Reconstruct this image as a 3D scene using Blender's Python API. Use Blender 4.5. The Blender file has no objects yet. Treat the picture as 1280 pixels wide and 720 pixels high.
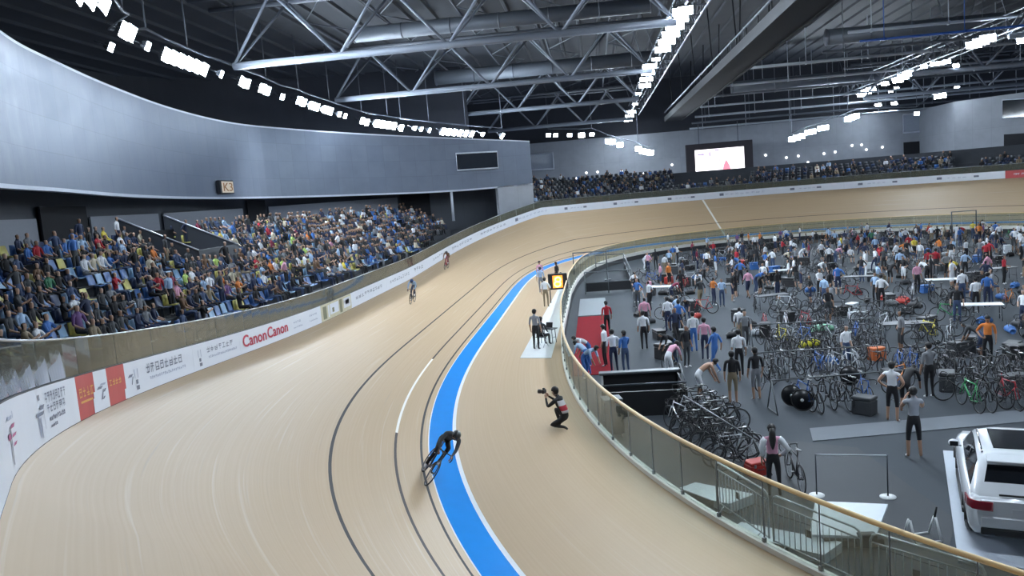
import bpy, math, random
import numpy as np
from mathutils import Vector, Matrix
random.seed(7)
RND = random.Random(11)
sc = bpy.context.scene
COL = sc.collection
PI = math.pi
R_ = math.radians

# ------------------------------------------------------------------ camera
CAMP = dict(cx=-21.44073, cy=-45.20757, cz=6.62652, yaw=0.1105116, pitch=0.1167785, roll=0.0790275, f=987.5956)
C0 = Vector((CAMP['cx'], CAMP['cy'], CAMP['cz']))
_cy, _sy = math.cos(CAMP['yaw']), math.sin(CAMP['yaw'])
_cp, _sp = math.cos(CAMP['pitch']), math.sin(CAMP['pitch'])
FWD = Vector((-_sy*_cp, _cy*_cp, -_sp))
_rt = Vector((_cy, _sy, 0)); _up = _rt.cross(FWD)
_cr, _sr = math.cos(CAMP['roll']), math.sin(CAMP['roll'])
RT = _cr*_rt - _sr*_up
UP = _sr*_rt + _cr*_up
cam_d = bpy.data.cameras.new('camera'); cam = bpy.data.objects.new('camera', cam_d); COL.objects.link(cam)
M3 = Matrix((RT, UP, -FWD)).transposed()
cam.matrix_world = Matrix.Translation(C0) @ M3.to_4x4()
cam_d.sensor_width = 36.0; cam_d.lens = CAMP['f']*36.0/1280.0
cam_d.clip_start = 0.1; cam_d.clip_end = 600
sc.camera = cam

def ray(px, py):
    return FWD + RT*((px-640)/CAMP['f']) - UP*((py-360)/CAMP['f'])
def on_z(px, py, z):
    d = ray(px, py); t = (z-C0.z)/d.z
    return C0 + d*t
def on_y(px, py, y):
    d = ray(px, py); t = (y-C0.y)/d.y
    return C0 + d*t
def on_x(px, py, x):
    d = ray(px, py); t = (x-C0.x)/d.x
    return C0 + d*t
def pix(p):
    d = Vector(p)-C0; z = d.dot(FWD)
    if z < .3: return (-9999, -9999, z)
    return (640+CAMP['f']*d.dot(RT)/z, 360-CAMP['f']*d.dot(UP)/z, z)

# ------------------------------------------------------------------ materials
MATS = {}
def mat(name, rgb, rough=.6, metal=0., noise=0., scale=8., emit=0., spec=.5, bump=0., coat=0.):
    if name in MATS: return MATS[name]
    m = bpy.data.materials.new(name); m.use_nodes = True
    nt = m.node_tree; b = nt.nodes['Principled BSDF']
    b.inputs['Roughness'].default_value = rough; b.inputs['Metallic'].default_value = metal
    b.inputs['Specular IOR Level'].default_value = spec
    b.inputs['Coat Weight'].default_value = coat
    c = (rgb[0], rgb[1], rgb[2], 1)
    b.inputs['Base Color'].default_value = c
    if emit > 0:
        b.inputs['Emission Color'].default_value = c; b.inputs['Emission Strength'].default_value = emit
    if noise > 0 or bump > 0:
        tc = nt.nodes.new('ShaderNodeTexCoord'); n = nt.nodes.new('ShaderNodeTexNoise')
        n.inputs['Scale'].default_value = scale; n.inputs['Detail'].default_value = 3
        nt.links.new(tc.outputs['Object'], n.inputs['Vector'])
        if noise > 0:
            mx = nt.nodes.new('ShaderNodeMix'); mx.data_type = 'RGBA'
            mx.inputs[6].default_value = tuple(max(0, v*(1-noise)) for v in rgb)+(1,)
            mx.inputs[7].default_value = tuple(min(1, v*(1+noise)) for v in rgb)+(1,)
            nt.links.new(n.outputs['Fac'], mx.inputs[0]); nt.links.new(mx.outputs[2], b.inputs['Base Color'])
        if bump > 0:
            bp = nt.nodes.new('ShaderNodeBump'); bp.inputs['Strength'].default_value = bump
            nt.links.new(n.outputs['Fac'], bp.inputs['Height']); nt.links.new(bp.outputs['Normal'], b.inputs['Normal'])
    MATS[name] = m
    return m

def glass_mat(name, tint, film, fac, rough=.08):
    """thin sheet of tinted glass: mostly see-through with a greyish film and a soft reflection"""
    m = bpy.data.materials.new(name); m.use_nodes = True
    nt = m.node_tree; nt.nodes.remove(nt.nodes['Principled BSDF'])
    out = nt.nodes['Material Output']
    tr = nt.nodes.new('ShaderNodeBsdfTransparent'); tr.inputs[0].default_value = tint+(1,)
    pr = nt.nodes.new('ShaderNodeBsdfPrincipled'); pr.inputs['Base Color'].default_value = film+(1,)
    pr.inputs['Roughness'].default_value = rough
    ns = nt.nodes.new('ShaderNodeTexNoise'); ns.inputs['Scale'].default_value = 1.3
    tc = nt.nodes.new('ShaderNodeTexCoord'); nt.links.new(tc.outputs['Object'], ns.inputs['Vector'])
    mr = nt.nodes.new('ShaderNodeMapRange'); mr.inputs[3].default_value = fac*.8; mr.inputs[4].default_value = fac*1.2
    nt.links.new(ns.outputs['Fac'], mr.inputs[0])
    mx = nt.nodes.new('ShaderNodeMixShader')
    nt.links.new(mr.outputs[0], mx.inputs[0]); nt.links.new(tr.outputs[0], mx.inputs[1]); nt.links.new(pr.outputs[0], mx.inputs[2])
    gl = nt.nodes.new('ShaderNodeBsdfGlossy'); gl.inputs['Roughness'].default_value = .04
    lw = nt.nodes.new('ShaderNodeLayerWeight'); lw.inputs[0].default_value = .5
    pw = nt.nodes.new('ShaderNodeMath'); pw.operation = 'POWER'; pw.inputs[1].default_value = 3.5; nt.links.new(lw.outputs['Facing'], pw.inputs[0])
    fr = nt.nodes.new('ShaderNodeMath'); fr.operation = 'MULTIPLY_ADD'; fr.inputs[1].default_value = .38; fr.inputs[2].default_value = .02; nt.links.new(pw.outputs[0], fr.inputs[0])
    m2 = nt.nodes.new('ShaderNodeMixShader'); nt.links.new(fr.outputs[0], m2.inputs[0]); nt.links.new(mx.outputs[0], m2.inputs[1]); nt.links.new(gl.outputs[0], m2.inputs[2])
    nt.links.new(m2.outputs[0], out.inputs['Surface'])
    MATS[name] = m
    return m

# ------------------------------------------------------------------ mesh builder
class MB:
    def __init__(s):
        s.v = []; s.f = []; s.m = []; s.uv = None; s.smooth = []
    def add(s, vs, fs, mi=0, smooth=False):
        o = len(s.v); s.v.extend([tuple(v) for v in vs])
        for f in fs:
            s.f.append(tuple(o+i for i in f)); s.m.append(mi); s.smooth.append(smooth)
    def box(s, c, size, rot=None, mi=0, taper=1.0, bevel=0.0):
        x, y, z = size[0]/2, size[1]/2, size[2]/2
        t = taper
        vs = [(-x, -y, -z), (x, -y, -z), (x, y, -z), (-x, y, -z), (-x*t, -y*t, z), (x*t, -y*t, z), (x*t, y*t, z), (-x*t, y*t, z)]
        fs = [(0, 3, 2, 1), (4, 5, 6, 7), (0, 1, 5, 4), (1, 2, 6, 5), (2, 3, 7, 6), (3, 0, 4, 7)]
        if bevel > 0:
            b = min(bevel, x*.45, y*.45, z*.45)
            vs = []; fs = []
            # rounded-corner prism with chamfered top and bottom
            rings = [(-z, b), (-z+b, 0), (z-b, 0), (z, b)]
            for zz, ins in rings:
                X, Y = x-ins, y-ins; k = b*.7
                vs += [(-X+k, -Y, zz), (X-k, -Y, zz), (X, -Y+k, zz), (X, Y-k, zz), (X-k, Y, zz), (-X+k, Y, zz), (-X, Y-k, zz), (-X, -Y+k, zz)]
            for r in range(3):
                for i in range(8):
                    j = (i+1) % 8
                    fs.append((r*8+i, r*8+j, r*8+8+j, r*8+8+i))
            fs.append(tuple(reversed(range(8)))); fs.append(tuple(24+i for i in range(8)))
        Rm = rot.to_3x3() if isinstance(rot, Matrix) else (Matrix.Rotation(rot, 3, 'Z') if rot else None)
        c = Vector(c)
        out = [(Rm @ Vector(v) if Rm else Vector(v))+c for v in vs]
        s.add(out, fs, mi); return s
    def tube(s, pts, r, n=8, mi=0, closed=False, cap=True):
        pts = [Vector(p) for p in pts]; N = len(pts)
        rs = r if isinstance(r, (list, tuple)) else [r]*N
        vs = []; prev = None
        for i, p in enumerate(pts):
            if closed: d = pts[(i+1) % N]-pts[i-1]
            else: d = pts[min(i+1, N-1)]-pts[max(i-1, 0)]
            if d.length < 1e-9: d = Vector((0, 0, 1))
            d.normalize()
            if prev is None:
                a = Vector((0, 0, 1)) if abs(d.z) < .9 else Vector((1, 0, 0))
                u = d.cross(a).normalized()
            else:
                u = prev-d*prev.dot(d)
                u = u.normalized() if u.length > 1e-6 else d.orthogonal().normalized()
            prev = u; w = d.cross(u)
            for k in range(n):
                a = 2*PI*k/n
                vs.append(p+(u*math.cos(a)+w*math.sin(a))*rs[i])
        fs = []
        for i in range(N if closed else N-1):
            for k in range(n):
                a, b = i*n+k, i*n+(k+1) % n
                c, d2 = ((i+1) % N)*n+(k+1) % n, ((i+1) % N)*n+k
                fs.append((a, b, c, d2))
        if cap and not closed:
            fs.append(tuple(reversed(range(n)))); fs.append(tuple((N-1)*n+k for k in range(n)))
        s.add(vs, fs, mi, True); return s
    def ell(s, c, r, nu=12, nv=8, mi=0, rot=None, zmin=-1.0):
        c = Vector(c); vs = []; fs = []
        Rm = rot.to_3x3() if rot is not None else None
        t0 = math.asin(max(-1, zmin))
        for j in range(nv+1):
            t = t0+(PI/2-t0)*j/nv
            for i in range(nu):
                a = 2*PI*i/nu
                v = Vector((r[0]*math.cos(t)*math.cos(a), r[1]*math.cos(t)*math.sin(a), r[2]*math.sin(t)))
                vs.append((Rm @ v if Rm else v)+c)
        for j in range(nv):
            for i in range(nu):
                fs.append((j*nu+i, j*nu+(i+1) % nu, (j+1)*nu+(i+1) % nu, (j+1)*nu+i))
        if zmin > -.99: fs.append(tuple(reversed(range(nu))))
        s.add(vs, fs, mi, True); return s
    def torus(s, c, R, r, axis='X', nu=24, nv=6, mi=0):
        c = Vector(c); pts = []
        for i in range(nu):
            a = 2*PI*i/nu
            p = {'X': (0, R*math.cos(a), R*math.sin(a)), 'Y': (R*math.cos(a), 0, R*math.sin(a)), 'Z': (R*math.cos(a), R*math.sin(a), 0)}[axis]
            pts.append(c+Vector(p))
        return s.tube(pts, r, nv, mi, closed=True)
    def grid(s, rows, mi=0, smooth=True, closed=False, mids=None):
        n = len(rows[0]); vs = [p for r in rows for p in r]; o = len(s.v)
        s.v.extend([tuple(v) for v in vs])
        for i in range(len(rows)-1):
            for k in range(n if closed else n-1):
                k2 = (k+1) % n
                s.f.append((o+i*n+k, o+i*n+k2, o+(i+1)*n+k2, o+(i+1)*n+k))
                s.m.append(mids[k] if mids else mi); s.smooth.append(smooth)
        return s
    def prism(s, outline, z0, z1, mi=0):
        n = len(outline)
        vs = [(p[0], p[1], z0) for p in outline]+[(p[0], p[1], z1) for p in outline]
        fs = [tuple(reversed(range(n))), tuple(range(n, 2*n))]
        fs += [(i, (i+1) % n, n+(i+1) % n, n+i) for i in range(n)]
        s.add(vs, fs, mi); return s
    def xform(s, M, i0=0):
        s.v = s.v[:i0]+[tuple(M @ Vector(v)) for v in s.v[i0:]]
        return s
    def mesh(s, name, mats):
        me = bpy.data.meshes.new(name)
        me.from_pydata(s.v, [], s.f)
        for m in (mats if isinstance(mats, (list, tuple)) else [mats]): me.materials.append(m)
        me.polygons.foreach_set('material_index', s.m)
        me.polygons.foreach_set('use_smooth', s.smooth)
        if s.uv is not None:
            l = me.uv_layers.new(name='UVMap')
            arr = np.array(s.uv, dtype=np.float32)
            idx = np.empty(len(me.loops), dtype=np.int32); me.loops.foreach_get('vertex_index', idx)
            l.data.foreach_set('uv', arr[idx].ravel())
        me.update()
        return me
    def build(s, name, mats, parent=None, loc=None):
        o = bpy.data.objects.new(name, s.mesh(name, mats)); COL.objects.link(o)
        if parent is not None: o.parent = parent
        if loc is not None: o.location = loc
        return o

def tag(o, label=None, cat=None, group=None, kind=None):
    if label: o['label'] = label
    if cat: o['category'] = cat
    if group: o['group'] = group
    if kind: o['kind'] = kind
    return o
def empty(name, loc=(0, 0, 0), rz=0, label=None, cat=None, group=None):
    o = bpy.data.objects.new(name, None); COL.objects.link(o)
    o.location = loc; o.rotation_euler = (0, 0, rz); o.empty_display_size = .2
    return tag(o, label, cat, group)
KIDS = {}
def kids(o):
    return [c for c in COL.objects if c.parent == o]
def copy_tree(src, tree):
    """copy a thing and each of its parts; tree = nested [(obj, [(child, [...])])]"""
    c = src.copy(); COL.objects.link(c)
    for ch, sub in tree:
        k = copy_tree(ch, sub); k.parent = c
    return c
def tree_of(o):
    return [(c, tree_of(c)) for c in o.children]

ORD = 'zeroth first second third fourth fifth sixth seventh eighth ninth tenth eleventh twelfth thirteenth fourteenth fifteenth sixteenth seventeenth eighteenth nineteenth twentieth'.split()
def ordinal(n):
    if n < len(ORD): return ORD[n]
    return str(n)+('th' if 10 <= n % 100 <= 20 else {1: 'st', 2: 'nd', 3: 'rd'}.get(n % 10, 'th'))

# ------------------------------------------------------------------ the track's plan (250 m oval)
TA, TR, TT = 6.929982, 25.510732, 29.088481
B0, B1, BG = 10.5504, 34.9962, 2.0516
TW, TDW, CW, CFR, HB = 7.03925, .12352, .734557, .317906, .8308
def _track(N=600):
    p = PI*TR-TT; L = 2*TA+2*TT+p
    s = np.linspace(0, 2*L, 2*N+1)
    u = s % L; u = np.minimum(u, L-u); k = np.clip((u-TA)/TT, 0, 1)
    th = np.concatenate([[0], np.cumsum((k[1:]+k[:-1])/2*np.diff(s))])/TR
    th *= 2*PI/th[-1]; ang = PI/2-th
    tx, ty = np.cos(ang), np.sin(ang)
    x = np.concatenate([[0], np.cumsum((tx[1:]+tx[:-1])/2*np.diff(s))])
    y = np.concatenate([[0], np.cumsum((ty[1:]+ty[:-1])/2*np.diff(s))])
    x -= (x.max()+x.min())/2; y -= (y.max()+y.min())/2
    return s, x, y, tx, ty, np.clip(k, 1e-4, 1)
TS, TX, TY, TTX, TTY, TK = _track()
LAP = float(TS[-1])
class St:
    """a station of the track at lap distance s (0 = middle of the left straight, growing towards the far bend)"""
    def __init__(self, s):
        u = s % LAP
        self.s = s
        self.p = Vector((np.interp(u, TS, TX), np.interp(u, TS, TY), 0))
        t = Vector((np.interp(u, TS, TTX), np.interp(u, TS, TTY), 0)).normalized()
        self.t = t; self.n = Vector((-t.y, t.x, 0))           # n points outwards
        k = float(np.interp(u, TS, TK)); self.k = k
        self.bank = R_(B0+(B1-B0)*k**BG); self.cb = self.bank*CFR
        self.w = TW+TDW*k
        self.e = self.p+self.n*(CW*math.cos(self.cb))+Vector((0, 0, CW*math.sin(self.cb)))
    def surf(self, d, up=0.):
        """point on the banked boards, d metres out from the blue band, raised by up along the boards' normal"""
        b = self.bank
        return self.e+self.n*(d*math.cos(b)-up*math.sin(b))+Vector((0, 0, d*math.sin(b)+up*math.cos(b)))
    def fence(self, out=0., up=0.):
        q = self.surf(self.w)
        return q+self.n*out+Vector((0, 0, up))
    def inner(self, extra=0., z=0.):
        """the line of the inner glass fence"""
        off = 3.5+.75*self.k**.8+extra
        return self.p-self.n*off+Vector((0, 0, z))
def srange(a, b, step):
    n = max(1, int(round((b-a)/step)))
    return [a+(b-a)*i/n for i in range(n+1)]
ZI = -.6        # the infield floor
# ================================================================== SETTING
def wood_mat(name, c1, c2, streak, finish=False, rough=.5):
    m = bpy.data.materials.new(name); m.use_nodes = True
    nt = m.node_tree; b = nt.nodes['Principled BSDF']; L = nt.links
    b.inputs['Roughness'].default_value = rough; b.inputs['Specular IOR Level'].default_value = .45
    uv = nt.nodes.new('ShaderNodeUVMap')
    def noise(sx, sy, scale, detail=2):
        mp = nt.nodes.new('ShaderNodeMapping'); mp.inputs['Scale'].default_value = (sx, sy, 1)
        L.new(uv.outputs[0], mp.inputs[0])
        n = nt.nodes.new('ShaderNodeTexNoise'); n.inputs['Scale'].default_value = scale; n.inputs['Detail'].default_value = detail
        L.new(mp.outputs[0], n.inputs['Vector']); return n.outputs['Fac']
    def math_(op, a, b_=None):
        n = nt.nodes.new('ShaderNodeMath'); n.operation = op
        for i, v in enumerate((a, b_)):
            if v is None: continue
            if isinstance(v, (int, float)): n.inputs[i].default_value = v
            else: L.new(v, n.inputs[i])
        return n.outputs[0]
    def mix(f, a, b_):
        n = nt.nodes.new('ShaderNodeMix'); n.data_type = 'RGBA'
        for i, v in ((0, f), (6, a), (7, b_)):
            if isinstance(v, tuple): n.inputs[i].default_value = v+(1,)
            elif isinstance(v, (int, float)): n.inputs[i].default_value = v
            else: L.new(v, n.inputs[i])
        return n.outputs[2]
    strips = noise(.08, 22, 1.0, 1)         # narrow boards running along the lap
    patch = noise(.15, .5, 1.0, 2)
    col = mix(strips, c1, c2)
    col = mix(math_('MULTIPLY', patch, .35), col, tuple(v*.82 for v in c1))
    # tyre scuffs: long thin pale and dark streaks
    sc1 = noise(.12, 9, 1.0, 3)
    t = math_('MULTIPLY', math_('SUBTRACT', sc1, .60), 7.0); t = math_('MINIMUM', math_('MAXIMUM', t, 0.0), 1.0)
    col = mix(math_('MULTIPLY', t, streak), col, (.62, .53, .42))
    sc2 = noise(.1, 7, 1.7, 3)
    t = math_('MULTIPLY', math_('SUBTRACT', sc2, .64), 7.0); t = math_('MINIMUM', math_('MAXIMUM', t, 0.0), 1.0)
    col = mix(math_('MULTIPLY', t, streak*.7), col, (.30, .25, .20))
    if finish:
        sep = nt.nodes.new('ShaderNodeSeparateXYZ'); L.new(uv.outputs[0], sep.inputs[0])
        d = math_('ABSOLUTE', math_('SUBTRACT', sep.outputs[0], finish))
        col = mix(math_('LESS_THAN', d, .10), col, (.86, .83, .77))
    L.new(col, b.inputs['Base Color'])
    r = math_('ADD', math_('MULTIPLY', strips, .12), rough-.06); L.new(r, b.inputs['Roughness'])
    MATS[name] = m
    return m

# lap distance of the white finish line seen across the far bend
S_ALL = srange(0, LAP, .6)
def s_at_pixel(px_, d, lo, hi, up=0.):
    best = None
    for s in np.arange(lo, hi, .1):
        q = pix(St(s).surf(d, up))
        e = abs(q[0]-px_)
        if best is None or e < best[0]: best = (e, s)
    return float(best[1])
S_FIN = s_at_pixel(886, 5.0, 40, 80)
WOOD = wood_mat('track_pine', (.545, .395, .245), (.49, .345, .205), .55, finish=S_FIN)
WOOD2 = wood_mat('safety_zone_pine', (.54, .395, .25), (.495, .355, .22), .2)
m_black = mat('lane_line_black', (.02, .017, .017), .7, noise=.2)
m_red = mat('lane_line_dark_red', (.10, .035, .03), .4, noise=.2)
m_wline = mat('lane_line_white', (.88, .87, .82), .35, noise=.03)
m_navy = mat('lane_line_dark', (.022, .019, .02), .7, noise=.2)
m_blue = mat('azure_band_paint', (.012, .30, .88), .24, noise=.06, scale=3)
m_whiteband = mat('band_edge_white', (.80, .84, .88), .4, noise=.04)

def sprint_mat():
    """the sprinters' line: dark, with the light reflected off one stretch coloured in as white"""
    m = bpy.data.materials.new('sprint_line_with_sheen'); m.use_nodes = True
    nt = m.node_tree; b = nt.nodes['Principled BSDF']; b.inputs['Roughness'].default_value = .65
    uv = nt.nodes.new('ShaderNodeUVMap'); sep = nt.nodes.new('ShaderNodeSeparateXYZ'); nt.links.new(uv.outputs[0], sep.inputs[0])
    def lt(a, v):
        n = nt.nodes.new('ShaderNodeMath'); n.operation = a; nt.links.new(sep.outputs[0], n.inputs[0]); n.inputs[1].default_value = v; return n.outputs[0]
    s0 = min(np.arange(LAP-45, LAP-5, .1), key=lambda s: (pix(St(s).surf(.9))[1]-541)**2)
    s1 = min(np.arange(LAP-45, LAP-5, .1), key=lambda s: (pix(St(s).surf(.9))[1]-449)**2)
    n = nt.nodes.new('ShaderNodeMath'); n.operation = 'MULTIPLY'
    nt.links.new(lt('GREATER_THAN', float(s0)), n.inputs[0]); nt.links.new(lt('LESS_THAN', float(s1)), n.inputs[1])
    mx = nt.nodes.new('ShaderNodeMix'); mx.data_type = 'RGBA'
    mx.inputs[6].default_value = (.035, .022, .02, 1); mx.inputs[7].default_value = (.9, .88, .82, 1)  # pale value puts the line's gloss reflection into its colour
    nt.links.new(n.outputs[0], mx.inputs[0]); nt.links.new(mx.outputs[2], b.inputs['Base Color'])
    return m
m_sprint = sprint_mat()

# banked boards with their painted lines
ds = [0, .17, .22, .86, .92, 2.44, 2.50, None]
mids = [0, 1, 0, 2, 0, 3, 0, 0, 0, 0]
cuts = [0, .16, .225, .855, .925, 2.43, 2.505, 3.6, 4.8, 6.0, None]
mb = MB(); mb.uv = []
rows = []
for s in S_ALL:
    st = St(s); r = []
    for d in cuts:
        dd = st.w if d is None else d
        r.append(st.surf(dd)); mb.uv.append((s, dd))
    rows.append(r)
mb.grid(rows, mids=mids)
tag(mb.build('track_floor', [WOOD, m_black, m_sprint, m_navy]), kind='structure')
# the blue band inside the boards
mb = MB(); rows = []
for s in S_ALL:
    st = St(s)
    q = st.p; e = st.e
    rows.append([q-st.n*.06, q, q.lerp(e, .06), q.lerp(e, .96), e])
mb.grid(rows, mids=[1, 1, 0, 1])
tag(mb.build('azure_band_floor', [m_blue, m_whiteband]), kind='structure')
# flat safety zone between the band and the glass fence
mb = MB(); mb.uv = []; rows = []
for s in S_ALL:
    st = St(s); a = st.p-st.n*.06; b_ = st.inner(-.05); r = []
    for i in range(4):
        r.append(a.lerp(b_, i/3)); mb.uv.append((s, i*1.2))
    rows.append(r)
mb.grid(rows)
tag(mb.build('safety_zone_floor', [WOOD2]), kind='structure')

# ---------------------------------------------------------------- infield floor
m_floor = mat('infield_floor_grey', (.050, .058, .068), .75, noise=.12, scale=.35, spec=.15)
mb = MB()
ring = [St(s).inner(-.02, ZI) for s in srange(0, LAP, 2)[:-1]]
o = len(ring)
mb.add(ring+[Vector((0, 0, ZI))], [(i, o, (i+1) % o) for i in range(o)])
tag(mb.build('infield_floor', m_floor), kind='structure')
# kerb wall carrying the glass fence
m_kerb = mat('kerb_cream_timber', (.76, .74, .68), .5, noise=.1, scale=2)
m_iwall = mat('infield_wall_black', (.022, .024, .028), .6, noise=.2)
mb = MB(); rows = []
for s in S_ALL:
    st = St(s)
    rows.append([st.inner(-.06, -.02), st.inner(-.06, .10), st.inner(.10, .10), st.inner(.10, -.20), st.inner(.10, -.201), st.inner(.10, ZI)])
mb.grid(rows, smooth=False, mids=[0, 0, 0, 1, 1])
tag(mb.build('wall_infield', [m_kerb, m_iwall]), kind='structure')

# ---------------------------------------------------------------- inner glass fence
G_IN = glass_mat('green_tinted_glass', (.80, .84, .80), (.36, .38, .33), .20)
m_rail = mat('handrail_pale_oak', (.66, .47, .23), .4, noise=.12, scale=5)
m_joint = mat('glass_clamp_steel', (.20, .21, .22), .35, metal=.8, noise=.1)
fence = empty('glass_fence', St(0).inner(.02, .1), 0, 'low glass safety fence with pale oak handrail around the infield', 'glass fence')
def at_fence(mb_):  # geometry was made in world coordinates; move it under the empty
    return mb_.xform(Matrix.Translation(-fence.location))
gate = (s_at_pixel(690, 0, LAP-20, LAP) if False else -1e9)
vis = [(-52, 92)]
pl = 1.55
s = -51.0
while s < 92:
    step = pl if s < 30 else 2.6
    mb = MB(); rows = []
    for k in range(4):
        st = St(s+.02+(step-.04)*k/3)
        rows.append([st.inner(.010, .1), st.inner(.010, 1.27), st.inner(.028, 1.27), st.inner(.028, .1)])
    mb.grid(rows, smooth=False, closed=True)
    at_fence(mb).build('glass_panel', G_IN, fence)
    st = St(s)
    c = MB(); c.box(st.inner(.02, .14), (.06, .06, .09), math.atan2(st.t.y, st.t.x)); c.box(st.inner(.02, .69), (.010, .026, 1.15), math.atan2(st.t.y, st.t.x))
    at_fence(c).build('clamp', m_joint, fence)
    s += step
mb = MB(); rows = []
for s in srange(-51, 92, .8):
    st = St(s); c = st.inner(.02, 1.29)
    rows.append([c+st.n*(.045*math.cos(a))+Vector((0, 0, .045*math.sin(a))) for a in [2*PI*i/8 for i in range(8)]])
mb.grid(rows, closed=True)
at_fence(mb).build('handrail', m_rail, fence)

# ---------------------------------------------------------------- outer advertising boards
m_board = mat('board_white_vinyl', (.78, .82, .90), .35, noise=.03, scale=2)
m_bred = mat('board_red_vinyl', (.52, .045, .05), .4, noise=.06, scale=4)
m_bbeige = mat('board_picture_beige', (.62, .58, .42), .45, noise=.18, scale=5)
m_bedge = mat('board_edge_dark', (.03, .035, .045), .5, noise=.1)
m_ink = mat('print_slate_ink', (.16, .18, .25), .5, noise=.1)
m_ink2 = mat('print_pale_ink', (.42, .46, .58), .5, noise=.1)
m_pink = mat('print_magenta_ink', (.42, .07, .20), .5, noise=.15)
m_gold = mat('print_gold_ink', (.75, .42, .10), .5, noise=.15)
m_crimson = mat('print_crimson_ink', (.50, .015, .06), .45, noise=.05)
m_olive = mat('print_olive_ink', (.20, .20, .12), .5, noise=.15)
def board_pt(s, h, out=.0):
    st = St(s)
    return st.fence(-out, h)
def board(s0, s1, m, label, group=None):
    mb = MB(); rows = []
    for s in srange(s0+.004, s1-.004, .5):
        st = St(s)
        rows.append([st.fence(-.0, .01), st.fence(-.0, HB-.02), st.fence(.0, HB), st.fence(.045, HB), st.fence(.045, .01)])
    mb.grid(rows, smooth=False, closed=True, mids=[0, 1, 1, 1, 1])
    n = len(rows[0]); N = len(rows)
    mb.f.append(tuple(range(n))); mb.m.append(0); mb.smooth.append(False)
    mb.f.append(tuple((N-1)*n+k for k in reversed(range(n)))); mb.m.append(0); mb.smooth.append(False)
    o = mb.build('advertising_board', [m, m_bedge])
    return tag(o, label, 'advertising board', group)
def quads_on(parent, name, quads, mats_, out=.012):
    """quads = [(s0,h0,s1,h1,mat,slant)] laid on the board's face as thin vinyl"""
    mb = MB()
    for (a, b_, c, d, mi, sl) in quads:
        n = max(1, int((c-a)/.4)); 
        lo = [board_pt(a+(c-a)*i/n, b_, out) for i in range(n+1)]
        hi = [board_pt(a+(c-a)*i/n+sl, d, out) for i in range(n+1)]
        mb.grid([lo, hi], mi=mi, smooth=False)
    return mb.build(name, mats_, parent)
def glyphs(rr, s0, s1, h0, h1, cw, mi=0):
    """rows of brush-like marks standing for lettering too small to read"""
    out = []; s = s0; H = h1-h0
    while s+cw*.8 <= s1:
        k = rr.randint(0, 3); w = cw*.82; t = max(.02, H*.13)
        if k != 0: out.append((s+w*.42, h0, s+w*.42+t, h1, mi, 0))
        for q in (rr.sample([.05, .3, .55, .82], 2 if k else 3)):
            out.append((s+w*rr.uniform(0, .15), h0+H*q, s+w*rr.uniform(.8, 1), h0+H*q+t, mi, 0))
        if k in (0, 2): out.append((s+w*.08, h0, s+w*.08+t, h0+H*.75, mi, 0))
        if k in (0, 3): out.append((s+w*.78, h0+H*.1, s+w*.78+t, h1, mi, 0))
        s += cw
    return out
def text_mesh(txt, font_h, sx=1.0):
    cu = bpy.data.curves.new('lettering', 'FONT'); cu.body = txt; cu.size = 1.0; cu.resolution_u = 3
    ob = bpy.data.objects.new('lettering', cu); COL.objects.link(ob)
    dg = bpy.context.evaluated_depsgraph_get()
    me = bpy.data.meshes.new_from_object(ob.evaluated_get(dg))
    bpy.data.objects.remove(ob); bpy.data.curves.remove(cu)
    vs = [v.co.copy() for v in me.vertices]; fs = [tuple(p.vertices) for p in me.polygons]
    bpy.data.meshes.remove(me)
    x0 = min(v.x for v in vs); x1 = max(v.x for v in vs); y0 = min(v.y for v in vs); y1 = max(v.y for v in vs)
    k = font_h/(y1-y0)
    return [((v.x-x0)*k*sx, (v.y-y0)*k) for v in vs], fs, (x1-x0)*k*sx
def text_on(parent, txt, s0, s1, h0, h1, m, bold=0.0):
    vs, fs, w = text_mesh(txt, h1-h0)
    k = (s1-s0)/w; mb = MB()
    for dx, dy in ([(0, 0)] if not bold else [(0, 0), (bold, 0), (0, bold*.6)]):
        mb.add([board_pt(s0+x*k+dx, h0+y+dy, .014+dx*.1+dy*.13) for x, y in vs], fs)
    return mb.build('lettering', m, parent)
rr = random.Random(3)
# nearest boards, from under the camera to the far bend
b = board(-45, -30.1, m_board, 'nearest long white advertising board with small magenta emblem and two blocks of dark script')
quads_on(b, 'emblem', [(-35.05, .12, -34.98, .52, 1, .1), (-35.2, .40, -34.95, .46, 0, 0), (-34.9, .5, -34.6, .54, 0, .1), (-34.9, .40, -34.55, .43, 0, .1), (-34.85, .3, -34.6, .33, 0, .1),
               (-35.1, .6, -34.7, .64, 2, .06), (-34.62, .6, -34.57, .68, 2, .0)], [m_pink, m_ink, m_ink2])
q = glyphs(rr, -32.15, -30.75, .56, .72, .17)+glyphs(rr, -32.1, -30.85, .40, .53, .2)+glyphs(rr, -32.0, -31.0, .27, .34, .1)+glyphs(rr, -32.0, -31.5, .17, .21, .09)
q += [(-32.75, .12, -32.69, .45, 1, 0), (-32.62, .10, -32.56, .40, 1, 0), (-32.9, .42, -32.4, .47, 0, .1), (-32.6, .5, -32.35, .56, 0, .1), (-32.6, .64, -32.5, .72, 0, 0), (-32.35, .2, -32.33, .5, 1, 0)]
quads_on(b, 'script', q, [m_ink, m_ink2])
b = board(-30.1, -28.97, m_bred, 'red advertising board with gold script, nearer of the two red ones')
quads_on(b, 'script', glyphs(rr, -30.0, -29.05, .40, .58, .24)+[(-29.95, .30, -29.2, .34, 0, 0)], [m_gold])
quads_on(b, 'flame_edge', [(-29.2, .02, -28.99, .30, 0, .02), (-29.12, .30, -28.99, .42, 0, 0)], [m_board])
b = board(-28.97, -28.14, m_board, 'narrow white advertising board with dark ribbon swirl between the two red ones')
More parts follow.
